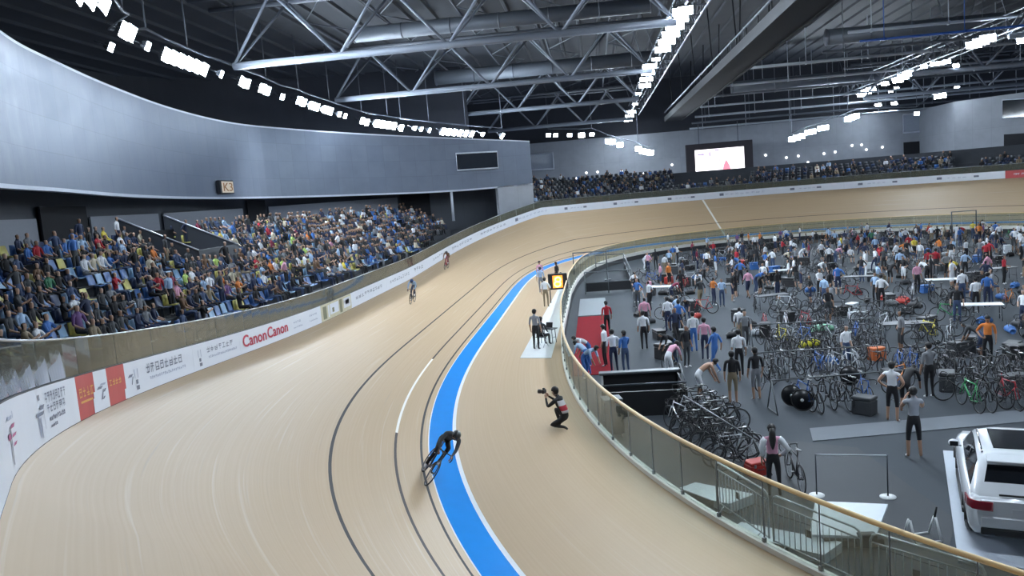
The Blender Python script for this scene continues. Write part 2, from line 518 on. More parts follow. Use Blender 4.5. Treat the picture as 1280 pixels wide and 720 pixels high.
quads_on(b, 'swirl', [(-28.9, .44, -28.6, .49, 0, .12), (-28.7, .50, -28.35, .54, 1, .1), (-28.65, .22, -28.6, .42, 0, .14), (-28.6, .22, -28.5, .27, 0, .1), (-28.5, .36, -28.4, .42, 0, .1)], [m_ink, m_ink2])
b = board(-28.14, -27.0, m_bred, 'red advertising board with gold script, farther of the two red ones')
quads_on(b, 'script', glyphs(rr, -28.05, -27.15, .42, .55, .2), [m_gold])
quads_on(b, 'flame_edge', [(-27.16, .02, -27.02, .25, 0, .02)], [m_board])
b = board(-27.0, -22.17, m_board, 'white advertising board with grey script just beyond the red boards')
quads_on(b, 'script', glyphs(rr, -25.6, -22.9, .42, .66, .33)+glyphs(rr, -25.4, -22.7, .25, .32, .13, 1)+[(-26.35, .12, -26.15, .22, 0, 0), (-26.35, .26, -26.2, .36, 0, 0), (-26.4, .4, -26.36, .62, 1, 0), (-26.2, .4, -26.16, .62, 1, 0),
               (-26.85, .46, -26.6, .52, 0, .12), (-26.65, .28, -26.6, .46, 0, .12)], [m_ink, m_ink2])
b = board(-22.17, -18.3, m_board, 'white advertising board with grey script beside the red lettering')
quads_on(b, 'script', glyphs(rr, -21.1, -18.7, .46, .64, .32)+glyphs(rr, -21.0, -18.6, .28, .35, .12, 1)+[(-21.75, .12, -21.55, .22, 0, 0), (-21.75, .26, -21.6, .36, 0, 0), (-21.8, .4, -21.76, .62, 1, 0), (-21.6, .4, -21.56, .62, 1, 0)], [m_ink, m_ink2])
b = board(-18.3, -9.45, m_board, 'white advertising board with the tall red double lettering')
text_on(b, 'Canon', -18.05, -15.85, .22, .64, m_crimson, .035)
text_on(b, 'Canon', -15.7, -13.6, .24, .66, m_crimson, .035)
quads_on(b, 'script', glyphs(rr, -12.9, -12.0, .46, .54, .22)+glyphs(rr, -12.9, -11.8, .25, .31, .15)+glyphs(rr, -11.0, -9.9, .50, .58, .2)+glyphs(rr, -11.0, -9.9, .27, .33, .15), [m_ink2])
b = board(-9.45, -4.8, m_bbeige, 'beige advertising board printed with a building, between white boards')
quads_on(b, 'picture', [(-9.2, .1, -8.7, .7, 0, 0), (-8.2, .2, -6.9, .72, 1, 0), (-8.0, .28, -7.5, .5, 0, 0), (-6.75, .08, -6.35, .74, 0, 0), (-6.1, .2, -5.0, .7, 1, 0), (-5.8, .36, -5.2, .6, 2, 0), (-8.5, .12, -8.3, .7, 1, 0)], [m_olive, m_board, m_ink2])
edges = [-4.8, 2.5, 9.5, 15, 20, 26, 32, 38, 44, 50, 56, 62, 68, 74.5, 81.0]
desc = ['small dark script beside the beige board', 'blocks of grey script, second beyond the beige board', 'large dark script behind the nearer distant rider', 'dark script behind the farther distant rider',
        'pale script where the far bend begins', 'grey script in front of the grey wall end', 'grey script beside the far stand', 'small emblem below the far stand end', 'faint script on the far bend',
        'faint emblem just before the big screen', 'dark script under the big screen', 'small emblem just past the big screen', 'two small emblems on the far bend', 'one small emblem beside the distant red board']
for i in range(14):
    a, c = edges[i], edges[i+1]
    b = board(a, c, m_board, 'white advertising board with '+desc[i])
    q = []
    if i == 2: q = glyphs(rr, a+.6, a+3.6, .3, .6, .7)
    elif i in (0, 1, 3, 4, 5): q = glyphs(rr, a+.8, c-.8, .36, .56, .55)
    elif i in (6, 10): q = glyphs(rr, a+1, c-1, .34, .52, .5, 1)+[(a+.5, .3, a+.9, .6, 0, 0)]
    else: q = [(a+1.2, .32, a+1.6, .58, 0, 0), (c-2.4, .34, c-2.0, .54, 0, 0)]+glyphs(rr, a+2, a+3.6, .38, .5, .4, 1)
    quads_on(b, 'script', q, [m_ink, m_ink2])
b = board(81.0, 90, m_bred, 'distant red advertising board at the far end of the bend')
quads_on(b, 'script', glyphs(rr, 81.6, 86, .3, .5, .6), [m_board])

# ---------------------------------------------------------------- glass above the boards
G_OUT = glass_mat('smoky_olive_glass', (.62, .63, .56), (.20, .21, .17), .36, .12)
m_steel = mat('brushed_steel', (.45, .47, .5), .35, metal=.9, noise=.1)
m_dsteel = mat('dark_steel', (.06, .07, .085), .45, metal=.4, noise=.2)
bal = empty('glass_balustrade', St(0).fence(.05, HB), 0, 'smoky glass balustrade standing along the top of the advertising boards', 'balustrade')
s = -44.0
HG = .68
while s < 90:
    step = 2.4
    mb = MB(); rows = []
    for k in range(4):
        st = St(s+.015+(step-.03)*k/3)
        rows.append([st.fence(.05, HB), st.fence(.05, HB+HG), st.fence(.066, HB+HG), st.fence(.066, HB)])
    mb.grid(rows, smooth=False, closed=True)
    mb.xform(Matrix.Translation(-bal.location)).build('glass_panel', G_OUT, bal)
    s += step
mb = MB(); rows = []
for s in srange(-44, 90, .8):
    st = St(s); c = st.fence(.058, HB+HG)
    rows.append([c+st.n*(.02*math.cos(a))+Vector((0, 0, .02*math.sin(a))) for a in [2*PI*i/6 for i in range(6)]])
mb.grid(rows, closed=True)
mb.xform(Matrix.Translation(-bal.location)).build('top_rail', m_steel, bal)
# pale sheets modelled in place of the boards' reflection in the nearest glass
m_reflection = glass_mat('board_reflection_film', (.8, .85, .95), (.62, .68, .80), .62, .2)
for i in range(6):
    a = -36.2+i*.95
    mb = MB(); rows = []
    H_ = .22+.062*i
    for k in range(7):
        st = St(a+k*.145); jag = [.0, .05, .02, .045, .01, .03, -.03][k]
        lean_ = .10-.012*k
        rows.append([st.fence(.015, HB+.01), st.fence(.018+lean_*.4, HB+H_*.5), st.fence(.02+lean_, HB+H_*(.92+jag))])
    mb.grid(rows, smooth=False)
    sh = mb.build('glass_reflection', m_reflection)
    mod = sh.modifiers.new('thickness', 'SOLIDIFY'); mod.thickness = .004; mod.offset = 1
    tag(sh, 'modelled reflection of the boards on the nearest balustrade glass, %s from the red boards' % ordinal(6-i), 'reflection sheet', 'modelled reflections on the near glass')

# ---------------------------------------------------------------- stepped stand
ROW0, RISE, TREAD, NROW, D0 = 2.35, .34, .80, 10, 1.55
def zf(st): return st.fence().z
def row_z(i): return ROW0+RISE*i
def row_on(st, i): return row_z(i) >= zf(st)+.55
m_conc = mat('stand_concrete_dark', (.050, .056, .068), .75, noise=.2, scale=1.5)
S_ST0, S_ST1 = -44.0, 29.0
mb = MB(); rows = []
for s in srange(S_ST0, S_ST1, .5):
    st = St(s); base = zf(st)+.06; r = [st.fence(.06, -.1), st.fence(.06, .06)]
    zprev = base
    for i in range(NROW):
        z = row_z(i) if row_on(st, i) else base
        d = D0+TREAD*i
        p = st.fence(d); r += [Vector((p.x, p.y, zprev)), Vector((p.x, p.y, z))]; zprev = z
    p = st.fence(D0+TREAD*NROW+(7.0 if s < 14 else 2.0)); r.append(Vector((p.x, p.y, zprev)))
    rows.append(r)
mb.grid(rows, smooth=False)
tag(mb.build('stand_floor', m_conc), kind='structure')

# ---------------------------------------------------------------- far stand (behind the far bend)
FZ0, FRISE, FTREAD, FN = 5.15, .33, .95, 9
mb = MB(); rows = []
for s in srange(36.0, 92, .8):
    st = St(s); base = zf(st)+.06; r = [st.fence(.06, -.1), st.fence(.06, .06)]; zp = base
    for i in range(FN):
        z = max(base, FZ0+FRISE*i)
        p = st.fence(1.4+FTREAD*i); r += [Vector((p.x, p.y, zp)), Vector((p.x, p.y, z))]; zp = z
    p = st.fence(1.4+FTREAD*FN+9); r.append(Vector((p.x, p.y, zp)))
    rows.append(r)
mb.grid(rows, smooth=False)
tag(mb.build('far_stand_floor', m_conc), kind='structure')

mb = MB(); rows = []
for s in srange(28.9, 36.1, .8):
    st = St(s); z = zf(st)+.06; r = []
    for d in (.06, 3, 9): p = st.fence(d); r.append(Vector((p.x, p.y, z)))
    rows.append(r)
mb.grid(rows, smooth=False); tag(mb.build('apron_floor', m_conc), kind='structure')
# ---------------------------------------------------------------- walls
def panel_mat(name, c1, c2, sx, sy, rough, metal):
    m = bpy.data.materials.new(name); m.use_nodes = True
    nt = m.node_tree; b = nt.nodes['Principled BSDF']; L = nt.links
    b.inputs['Roughness'].default_value = rough; b.inputs['Metallic'].default_value = metal
    uv = nt.nodes.new('ShaderNodeUVMap')
    br = nt.nodes.new('ShaderNodeTexBrick'); br.inputs['Scale'].default_value = 1
    br.inputs['Brick Width'].default_value = sx; br.inputs['Row Height'].default_value = sy
    br.inputs['Mortar Size'].default_value = .018; br.offset = 0.0
    br.inputs['Color1'].default_value = c1+(1,); br.inputs['Color2'].default_value = c2+(1,)
    br.inputs['Mortar'].default_value = tuple(v*.82 for v in c1)+(1,)
    L.new(uv.outputs[0], br.inputs['Vector'])
    n = nt.nodes.new('ShaderNodeTexNoise'); n.inputs['Scale'].default_value = .9; L.new(uv.outputs[0], n.inputs['Vector'])
    mx = nt.nodes.new('ShaderNodeMix'); mx.data_type = 'RGBA'; mx.blend_type = 'MULTIPLY'; mx.inputs[0].default_value = .25
    L.new(br.outputs[0], mx.inputs[6]); L.new(n.outputs['Fac'], mx.inputs[7]); L.new(mx.outputs[2], b.inputs['Base Color'])
    mr = nt.nodes.new('ShaderNodeMapRange'); mr.inputs[3].default_value = rough-.14; mr.inputs[4].default_value = rough+.16
    L.new(n.outputs['Fac'], mr.inputs[0]); L.new(mr.outputs[0], b.inputs['Roughness'])
    MATS[name] = m
    return m
m_fascia = panel_mat('fascia_grey_panels', (.225, .262, .335), (.205, .24, .312), 1.6, 1.5, .40, .5)
m_wall = panel_mat('plain_grey_panels', (.42, .445, .49), (.385, .41, .455), 2.4, 7, .6, 0)
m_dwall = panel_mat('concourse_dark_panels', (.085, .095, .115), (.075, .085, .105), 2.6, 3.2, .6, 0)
m_trim = mat('pale_edge_trim', (.62, .66, .74), .4, metal=.3, noise=.05)
m_void = mat('dark_opening', (.012, .013, .017), .8, noise=.1)
ZB, ZT = 8.15, 14.1
# plan of the curved fascia, from behind the camera to the pier beyond the far bend; its edges fall slightly towards the far end
_cols = [(0, 42, 230, 14.1), (70, 79, 237, 14.1), (140, 110, 243, 14.1), (215, 137, 246, 14.1), (290, 155, 246, 14.0), (360, 162, 245, 13.8), (430, 167, 243, 13.5), (485, 170, 241, 13.15), (540, 172.5, 239, 12.8), (600, 175, 235, 12.4), (662, 177.5, 229, 12.0)]
_f = []
for px_, pt_, pb_, zt_ in _cols:
    q = on_z(px_, pt_, zt_); d = ray(px_+(pb_-pt_)*.075, pb_); h = Vector((q.x-C0.x, q.y-C0.y)); t = h.length_squared/(d.x*h.x+d.y*h.y)
    _f.append(Vector((q.x, q.y, zt_)))
    _f[-1] = (Vector((q.x, q.y, 0)), (C0+d*t).z, zt_)
_f = [(Vector((-30, -36, 0)), 8.2, 14.1), (Vector((-37.5, -27, 0)), 8.2, 14.1)]+_f
def smooth_curve(P, n=8):
    out = []
    for i in range(len(P)-1):
        p0, p1, p2, p3 = P[max(i-1, 0)], P[i], P[i+1], P[min(i+2, len(P)-1)]
        for k in range(n):
            t = k/n
            out.append(.5*((2*p1)+(-p0+p2)*t+(2*p0-5*p1+4*p2-p3)*t*t+(-p0+3*p1-3*p2+p3)*t**3))
    out.append(P[-1]); return out
def relax(L, n=6):
    for _ in range(n): L = [L[0]]+[(L[i-1]+L[i]*2+L[i+1])/4 for i in range(1, len(L)-1)]+[L[-1]]
    return L
FAS = relax(smooth_curve([c[0] for c in _f]))
FZB = relax(smooth_curve([c[1] for c in _f]), 40)
FZT = relax(smooth_curve([c[2] for c in _f]), 20)
def wall_strip(name, plan, z0, z1, thick, m, uvz=1.0):
    mb = MB(); mb.uv = []; rows = []; u = 0
    for i, p in enumerate(plan):
        if i: u += (p-plan[i-1]).length
        t = (plan[min(i+1, len(plan)-1)]-plan[max(i-1, 0)]).normalized(); n = Vector((-t.y, t.x, 0))
        za = z0[i] if isinstance(z0, list) else z0; zb = z1[i] if isinstance(z1, list) else z1
        a = [(0, za), (0, zb), (thick, zb), (thick, za)]
        rows.append([p+n*d+Vector((0, 0, z)) for d, z in a]); mb.uv += [(u, z-za) for d, z in a]
    mb.grid(rows, smooth=False, closed=True)
    n = 4; N = len(rows)
    mb.f.append(tuple(range(n))); mb.m.append(0); mb.smooth.append(False)
    mb.f.append(tuple((N-1)*n+k for k in reversed(range(n)))); mb.m.append(0); mb.smooth.append(False)
    return mb.build(name, m)
tag(wall_strip('wall_left', FAS, FZB, FZT, .4, m_fascia), kind='structure')
tag(wall_strip('trim_1', [p+Vector((.0, 0, 0)) for p in FAS], [z-.16 for z in FZB], FZB, .34, m_trim), kind='structure')
tag(wall_strip('trim_2', FAS, FZT, [z+.12 for z in FZT], .3, m_trim), kind='structure')
# dark upper wall and soffit behind the fascia
def offset_plan(plan, d):
    out = []
    for i, p in enumerate(plan):
        t = (plan[min(i+1, len(plan)-1)]-plan[max(i-1, 0)]).normalized()
        out.append(p+Vector((-t.y, t.x, 0))*d)
    return out
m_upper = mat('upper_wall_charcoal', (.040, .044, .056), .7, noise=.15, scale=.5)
FAS_B = offset_plan(FAS, 3.2)
FAS_C = offset_plan(FAS, 13.0)
tag(wall_strip('wall_upper_left', FAS_C, 7.0, 22.5, .3, m_upper), kind='structure')
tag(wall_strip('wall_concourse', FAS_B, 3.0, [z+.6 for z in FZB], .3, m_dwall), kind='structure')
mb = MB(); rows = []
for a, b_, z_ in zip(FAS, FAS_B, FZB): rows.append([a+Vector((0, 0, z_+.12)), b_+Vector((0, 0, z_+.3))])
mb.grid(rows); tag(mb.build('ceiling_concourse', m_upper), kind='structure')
# pier beyond the far bend: solid end wall under the fascia with a dark doorway and a control-room window
def plan_between(px0, px1, py_=240, plan=FAS):
    return [p for p in plan if px0 <= pix(p+Vector((0, 0, ZB)))[0] <= px1]
PEND = FAS[-1]
_i0 = next(i for i in range(len(FAS)-12, len(FAS)) if pix(FAS[i]+Vector((0, 0, FZB[i])))[0] >= 622)
tag(wall_strip('wall_pier_left', FAS[_i0:], 3.5, FZB[_i0:], .5, m_wall), kind='structure')
YW = 75.0
pier_r0 = on_y(1193, 170, YW); pier_l = PEND
def flat_wall(name, x0, x1, y, z0, z1, m, t=.4):
    mb = MB(); mb.uv = []
    vs = [(x0, y, z0), (x1, y, z0), (x1, y, z1), (x0, y, z1), (x0, y+t, z0), (x1, y+t, z0), (x1, y+t, z1), (x0, y+t, z1)]
    mb.uv = [(v[0]-x0, v[2]-z0) for v in vs]
    mb.add(vs, [(0, 1, 2, 3), (5, 4, 7, 6), (4, 0, 3, 7), (1, 5, 6, 2), (3, 2, 6, 7), (4, 5, 1, 0)])
    return tag(mb.build(name, m), kind='structure')
flat_wall('wall_far', PEND.x-6, 32, 84.0, 3.5, 14.6, m_wall)
flat_wall('wall_upper_far', -46, 60, 84.6, 14.0, 23, m_upper)
# return of the left pier, and the right pier
mb = MB(); mb.uv = []
def vert_wall(name, a, b_, z0, z1, t, m):
    return tag(wall_strip(name, [Vector((a.x, a.y, 0)), Vector((b_.x, b_.y, 0))], z0, z1, t, m), kind='structure')
vert_wall('wall_pier_return', PEND, Vector((PEND.x-4.5, 84.2, 0)), 3.5, FZT[-1], .4, m_wall)
PR0 = on_y(1193, 170, 72.0); PR1 = on_y(1300, 150, 62.0)
vert_wall('wall_right', Vector((PR0.x, 72, 0)), Vector((PR1.x+6, 58.5, 0)), 3.5, 14.6, .5, m_wall)
vert_wall('wall_right_return', Vector((PR0.x+.0, 84, 0)), Vector((PR0.x, 72.0, 0)), 3.5, 14.6, .4, m_wall)
# ceiling
m_ceil = mat('ceiling_dark_decking', (.048, .054, .066), .8, noise=.25, scale=.3)
mb = MB()
rows = []
for x in np.linspace(-68, 60, 65):
    z = 23.2-.0009*(x)**2
    rows.append([(x, -50, z), (x, 0, z), (x, 50, z), (x, 92, z), (x, 92, z+.3), (x, -50, z+.3)])
    rows.append([(x+.12, -50, z-.18), (x+.12, 0, z-.18), (x+.12, 50, z-.18), (x+.12, 92, z-.18), (x+.12, 92, z+.3), (x+.12, -50, z+.3)])
    rows.append([(x+.35, -50, z-.18), (x+.35, 0, z-.18), (x+.35, 50, z-.18), (x+.35, 92, z-.18), (x+.35, 92, z+.3), (x+.35, -50, z+.3)])
    rows.append([(x+.47, -50, z), (x+.47, 0, z), (x+.47, 50, z), (x+.47, 92, z), (x+.47, 92, z+.3), (x+.47, -50, z+.3)])
mb.grid(rows, smooth=False)
tag(mb.build('ceiling', m_ceil), kind='structure')
# ================================================================== ROOF STEEL AND LIGHTS
m_tube = mat('roof_tube_grey', (.25, .28, .335), .55, metal=.1, noise=.1, scale=1)
m_tube2 = mat('roof_tube_slate', (.12, .135, .165), .5, noise=.15, scale=1)
m_dark = mat('catwalk_charcoal', (.010, .012, .016), .9, noise=.2)
m_duct = mat('air_duct_zinc', (.13, .148, .175), .5, metal=.3, noise=.1, scale=.7)
m_bluepipe = mat('sprinkler_pipe_blue', (.02, .09, .38), .45, noise=.1)
def truss(x0, x1, y, z, label, step=7.5, h=4.2, half=1.5, r=.25):
    t = empty('roof_truss', (min(x0, x1), y, z), 0, label, 'roof truss', 'steel roof trusses')
    def part(name, mb, m): return mb.xform(Matrix.Translation(-t.location)).build(name, m, t)
    L = abs(x1-x0); n = max(1, round(L/step)); xs = [min(x0, x1)+L*i/n for i in range(n+1)]
    part('bottom_chord', MB().tube([(xs[0], y, z), (xs[-1], y, z)], r, 10), m_tube)
    for sgn in (-1, 1):
        part('top_chord', MB().tube([(xs[0]-2, y+sgn*half, z+h), (xs[-1]+2, y+sgn*half, z+h)], .16, 8), m_tube2)
    for i, x in enumerate(xs):
        for sgn in (-1, 1):
            for dx in (-step/2, step/2):
                if xs[0]-2.5 <= x+dx <= xs[-1]+2.5:
                    part('diagonal', MB().tube([(x, y, z), (x+dx, y+sgn*half, z+h)], .10, 7), m_tube2 if sgn > 0 else m_tube)
    for i in range(n):
        x = (xs[i]+xs[i+1])/2
        part('cross_tie', MB().tube([(x, y-half, z+h), (x, y+half, z+h)], .08, 6), m_tube2)
    return t
YT = ((-14, 16.9), (8, 16.8), (29, 16.8), (50, 16.6), (66, 15.7))
where = ['nearest the camera', 'second from the camera', 'third from the camera', 'fourth from the camera', 'farthest from the camera']
for i, (y, zt_) in enumerate(YT):
    xl = (-46, -45.2, -45, -44, -35.4)[i]
    truss(xl, -15.4, y, zt_, 'grey tubular roof truss between curved wall and catwalk, %s' % where[i])
    if i > 0: truss(15, 46, y, zt_, 'grey tubular roof truss beyond the catwalk, %s' % {1: 'nearest of those seen', 2: 'second nearest of those seen', 3: 'third nearest of those seen', 4: 'farthest back'}[i])
for i, x in enumerate((-43, -37, -31, -25, -19)):
    t = empty('roof_purlin', (x, -16, 21.3), 0, 'thin long purlin under the ceiling on the curved wall side, %s from the curved wall' % ordinal(i+1), 'purlin', 'roof purlins')
    MB().tube([(0, 0, 0), (0, 92, 0)], .09, 7).build('tube', m_tube2, t)
    y = 0
    while y < 88:
        MB().tube([(0, y, 0), (3, y+5.5, .1)], .05, 5).build('brace', m_tube2, t); MB().tube([(0, y+11, 0), (3, y+5.5, .1)], .05, 5).build('brace', m_tube2, t)
        y += 11
# longitudinal trusses carrying the inner lamp rows
def long_truss(x, z, y0, y1, label, dark=False):
    t = empty('light_gantry', (x, y0, z), 0, label, 'lighting gantry')
    def part(name, mb, m): return mb.xform(Matrix.Translation(-t.location)).build(name, m, t)
    for dx, dz in ((-.7, 0), (.7, 0), (-.7, 1.5), (.7, 1.5)):
        part('rail', MB().tube([(x+dx, y0, z+dz), (x+dx, y1, z+dz)], .09, 7), m_tube2)
    y = y0; k = 0
    lace = MB()
    while y < y1-3:
        for dx in (-.7, .7):
            lace.tube([(x+dx, y, z+(1.5 if k % 2 else 0)), (x+dx, y+3, z+(0 if k % 2 else 1.5))], .05, 5)
            lace.tube([(x+dx, y, z), (x+dx, y, z+1.5)], .05, 5)
        lace.tube([(x-.7, y, z), (x+.7, y, z)], .05, 5)
        y += 3; k += 1
    part('lacing', lace, m_tube2)
    hang = MB()
    for y in range(int(y0)+6, int(y1), 11):
        hang.tube([(x-.7, y, z+1.5), (x-1.8, y, 22.6)], .05, 5); hang.tube([(x+.7, y, z+1.5), (x+1.8, y, 22.6)], .05, 5)
    part('hanger', hang, m_tube2)
long_truss(-14.4, 17.3, -42, 80, 'lattice lighting gantry on the curved wall side of the dark catwalk')
long_truss(16.0, 17.3, -42, 80, 'lattice lighting gantry on the far side of the dark catwalk')
# dark solid-sided catwalk beside the lamp gantry
CX, CZ = -8.7, 15.9
t = empty('roof_catwalk', (CX, -20, CZ), 0, 'dark solid-sided catwalk hanging along the hall beside the inner lamp row', 'catwalk')
def cpart(name, mb, m): return mb.xform(Matrix.Translation(-t.location)).build(name, m, t)
cpart('deck', MB().box((CX, 29, CZ), (2.3, 98, .22)), m_dark)
for sgn in (-1, 1):
    cpart('side_rail', MB().tube([(CX+sgn*1.2, -20, CZ+1.25), (CX+sgn*1.2, 78, CZ+1.25)], .10, 6), m_tube2)
    cpart('toe_beam', MB().box((CX+sgn*1.2, 29, CZ+.2), (.26, 98, .75)), m_dark)
    for y in range(-18, 78, 4): cpart('post', MB().tube([(CX+sgn*1.2, y, CZ), (CX+sgn*1.2, y, CZ+1.25)], .05, 5), m_dark)
    for y in range(-18, 78, 12): cpart('hanger', MB().tube([(CX+sgn*1.2, y, CZ+1.2), (CX+sgn*1.5, y, 22.6)], .06, 5), m_dark)
# cross pipes of the middle and right bays
def pipe(name, x0, x1, y, z, r, m, label, cat, hang=True):
    t = empty(name, (x0, y, z), 0, label, cat)
    MB().tube([(0, 0, 0), (x1-x0, 0, 0)], r, 8).build('pipe', m, t)
    if hang:
        mb = MB(); x = 2.0
        while x < x1-x0:
            mb.tube([(x, 0, 0), (x, 0, 22.8-z)], .045, 5); mb.box((x, 0, 0), (.16, r*2.4, r*2.4)); x += 6.5
        mb.build('hanger', m, t)
m_pipe = mat('beam_pale_grey', (.46, .50, .56), .5, noise=.1, scale=1)
CR = [(12, 18.9, .12, m_pipe), (30, 18.6, .14, m_pipe), (38, 18.2, .14, m_tube2), (46, 18.4, .16, m_pipe), (54, 17.6, .14, m_pipe), (61, 17.2, .15, m_tube2), (68, 16.6, .14, m_pipe), (74, 15.8, .16, m_pipe), (78, 15.2, .14, m_tube2), (81, 14.6, .14, m_pipe)]
for i, (y, z, r, m) in enumerate(CR):
    pipe('suspended_beam', -6 if i > 2 else 2, 44, y, z, r, m, 'slim grey beam on hangers beyond the catwalk, %s from the far wall' % ordinal(len(CR)-i), 'roof beam')
pipe('sprinkler_pipe', 2, 46, 27, 17.3, .10, m_bluepipe, 'long blue pipe crossing the roof beyond the catwalk', 'pipe')
# big ducts
def duct(p0, p1, r, label):
    t = empty('air_duct', p0, 0, label, 'air duct')
    d = Vector(p1)-Vector(p0)
    MB().tube([(0, 0, 0), d], r, 14).build('duct_run', m_duct, t)
    n = int(d.length/4)
    for i in range(n+1):
        c = d*(i/max(1, n)); e = d.normalized()*.06
        MB().tube([c-e, c+e], r*1.06, 14).build('flange', m_tube2, t)
duct((-38, 44, 20.2), (-12, 44, 20.2), .75, 'wide zinc air duct between the third and fourth long trusses')
duct((-40, 20, 20.6), (-16, 20, 20.6), .6, 'zinc air duct between the second and third long trusses')
duct((-2, 66, 18.6), (40, 66, 18.6), .8, 'zinc air duct beyond the catwalk, farther of two')
duct((3, 40, 19.9), (40, 40, 19.9), .8, 'zinc air duct beyond the catwalk, nearer of two')

# ---------------------------------------------------------------- floodlights
m_lens = mat('floodlight_lens', (.76, .88, 1.0), .3, emit=290.)
m_lens2 = mat('floodlight_lens_dim', (.76, .88, 1.0), .3, emit=45.)
m_lbody = mat('floodlight_housing', (.10, .11, .13), .45, metal=.5, noise=.1)
def make_lamp(w, h, lens):
    o = bpy.data.objects.new('floodlight', None)
    body = MB().box((0, 0, .16), (w*.98, h*.98, .30), taper=.55).mesh('housing', m_lbody)
    lm = MB(); lm.box((0, 0, -.012), (w*.92, h*.92, .02), bevel=.008)
    lens_m = lm.mesh('lens', lens)
    br = MB(); br.tube([(-w*.52, 0, .06), (-w*.52, 0, .55), (w*.52, 0, .55), (w*.52, 0, .06)], .025, 6); br.tube([(0, 0, .55), (0, 0, .9)], .03, 6)
    br_m = br.mesh('yoke', m_lbody)
    return body, lens_m, br_m
LK = {k: make_lamp(*k[:2], (m_lens if k[2] else m_lens2)) for k in [(.95, .7, 1), (1.3, .8, 1), (.7, .5, 0)]}
def lamp(p, aim, kind, label, group):
    z = (p-aim).normalized()                   # housing behind the lens
    x = Vector((0, 0, 1)).cross(z).normalized(); y = z.cross(x)
    M = Matrix.Translation(p) @ Matrix((x, y, z)).transposed().to_4x4()
    e = bpy.data.objects.new('floodlight', None); COL.objects.link(e); e.matrix_world = M
    tag(e, label, 'floodlight', group)
    for nm, me in zip(('housing', 'lens', 'yoke'), LK[kind]):
        c = bpy.data.objects.new(nm, me); COL.objects.link(c); c.parent = e
ALLP = []
def lamp_row(pixels, z, aimf, rowname, group, yfix=None, xfix=None):
    n = 0
    allp = []
    for (px_, py_, cnt, kind, dx, dy) in pixels:
        for i in range(cnt):
            q = (i-(cnt-1)/2)
            if yfix is not None: p = on_y(px_+dx*q, py_+dy*q, yfix)
            elif xfix is not None: p = on_x(px_+dx*q, py_+dy*q, xfix)
            else: p = on_z(px_+dx*q, py_+dy*q, z(px_) if callable(z) else z)
            if p.y > 82: p = on_y(px_+dx*q, py_+dy*q, 81.0)
            allp.append((p, kind))
    ALLP.append([p for p, k in allp])
    for i, (p, kind) in enumerate(allp):
        lamp(p, aimf(p), kind, '%s floodlight %s, %s of its row' % ('bright' if kind[2] else 'dim small', rowname, ordinal(i+1)), group)
A, B, D = (.95, .7, 1), (1.3, .8, 1), (.7, .5, 0)
left = [(118, 2, 3, A, 16, 6), (160, 40, 2, B, 7, 3), (185, 58, 1, D, 0, 0), (139, 59, 1, D, 0, 0), (232, 78, 6, B, 9.5, 3.6), (277, 93, 1, D, 0, 0), (305, 103, 2, A, 6, 3), (331, 112, 2, A, 6, 3), (353, 121, 1, D, 0, 0), (377, 127, 2, A, 5, 2.5),
        (393, 133, 2, A, 6, 2), (410, 138, 2, A, 6, 2), (428, 144, 2, D, 7, 2), (456, 152, 2, A, 6, 2), (482, 156, 4, B, 7, 1), (502, 160, 1, A, 0, 0), (523, 161, 2, D, 8, 1), (537, 163, 1, D, 0, 0), (572, 166, 6, B, 7.2, .6), (604, 168, 1, D, 0, 0), (628, 170, 1, A, 0, 0)]
lamp_row(left, lambda x_: float(np.interp(x_, [0, 370, 430, 485, 572, 640], [16, 16, 15.3, 14.7, 13.9, 13.4])), lambda p: Vector((-12, p.y-3 if p.y > 10 else (p.y+8 if p.y > -8 else p.y+15), 0)), 'above the curved wall', 'floodlights above the curved wall')
mid = [(857, 12, 1, A, 0, 0), (841, 38, 6, B, -5, 9.5), (820, 74, 1, D, 0, 0), (809, 95, 4, B, -2, 8), (798, 117, 1, D, 0, 0), (794, 130, 1, D, 0, 0), (787, 145, 3, B, -2, 5)]
lamp_row(mid, 17.0, lambda p: Vector((-16, p.y-7, 0)), 'on the gantry nearer the curved wall', 'floodlights on the nearer gantry')
right = [(1226, 52, 3, B, 9, -4), (1129, 96, 3, B, 7, -4), (1106, 104, 1, A, 0, 0), (1083, 115, 3, B, 6, -3), (1117, 112, 2, D, 8, -3), (1098, 132, 1, A, 0, 0), (1118, 130, 1, A, 0, 0), (1155, 83, 1, D, 0, 0), (1167, 80, 1, D, 0, 0), (1180, 78, 2, D, 8, -2), (1195, 82, 1, D, 0, 0), (1278, 50, 1, A, 0, 0)]
lamp_row(right, 17.0, lambda p: Vector((4, p.y-16, 0)), 'on the gantry beyond the catwalk', 'floodlights on the gantry beyond the catwalk')
farl = [(690, 169, 2, D, 9, 0), (712, 169, 1, D, 0, 0), (727, 169, 1, A, 0, 0), (740, 168, 1, D, 0, 0), (763, 177, 2, A, 5, 1), (775, 181, 1, A, 0, 0), (798, 186, 1, A, 0, 0), (808, 190, 3, A, 5, 1),
        (996, 172, 3, A, 6, -2), (1013, 165, 2, A, 5, -1), (1029, 160, 2, A, 5, -1), (1065, 147, 3, A, 5, -2), (1146, 142, 1, D, 0, 0), (1175, 120, 2, A, 6, -1), (1196, 110, 1, D, 0, 0)]
lamp_row(farl, 13, lambda p: Vector((p.x*.5, 30, 0)), 'in the arc before the far wall', 'floodlights before the far wall', yfix=72.0)

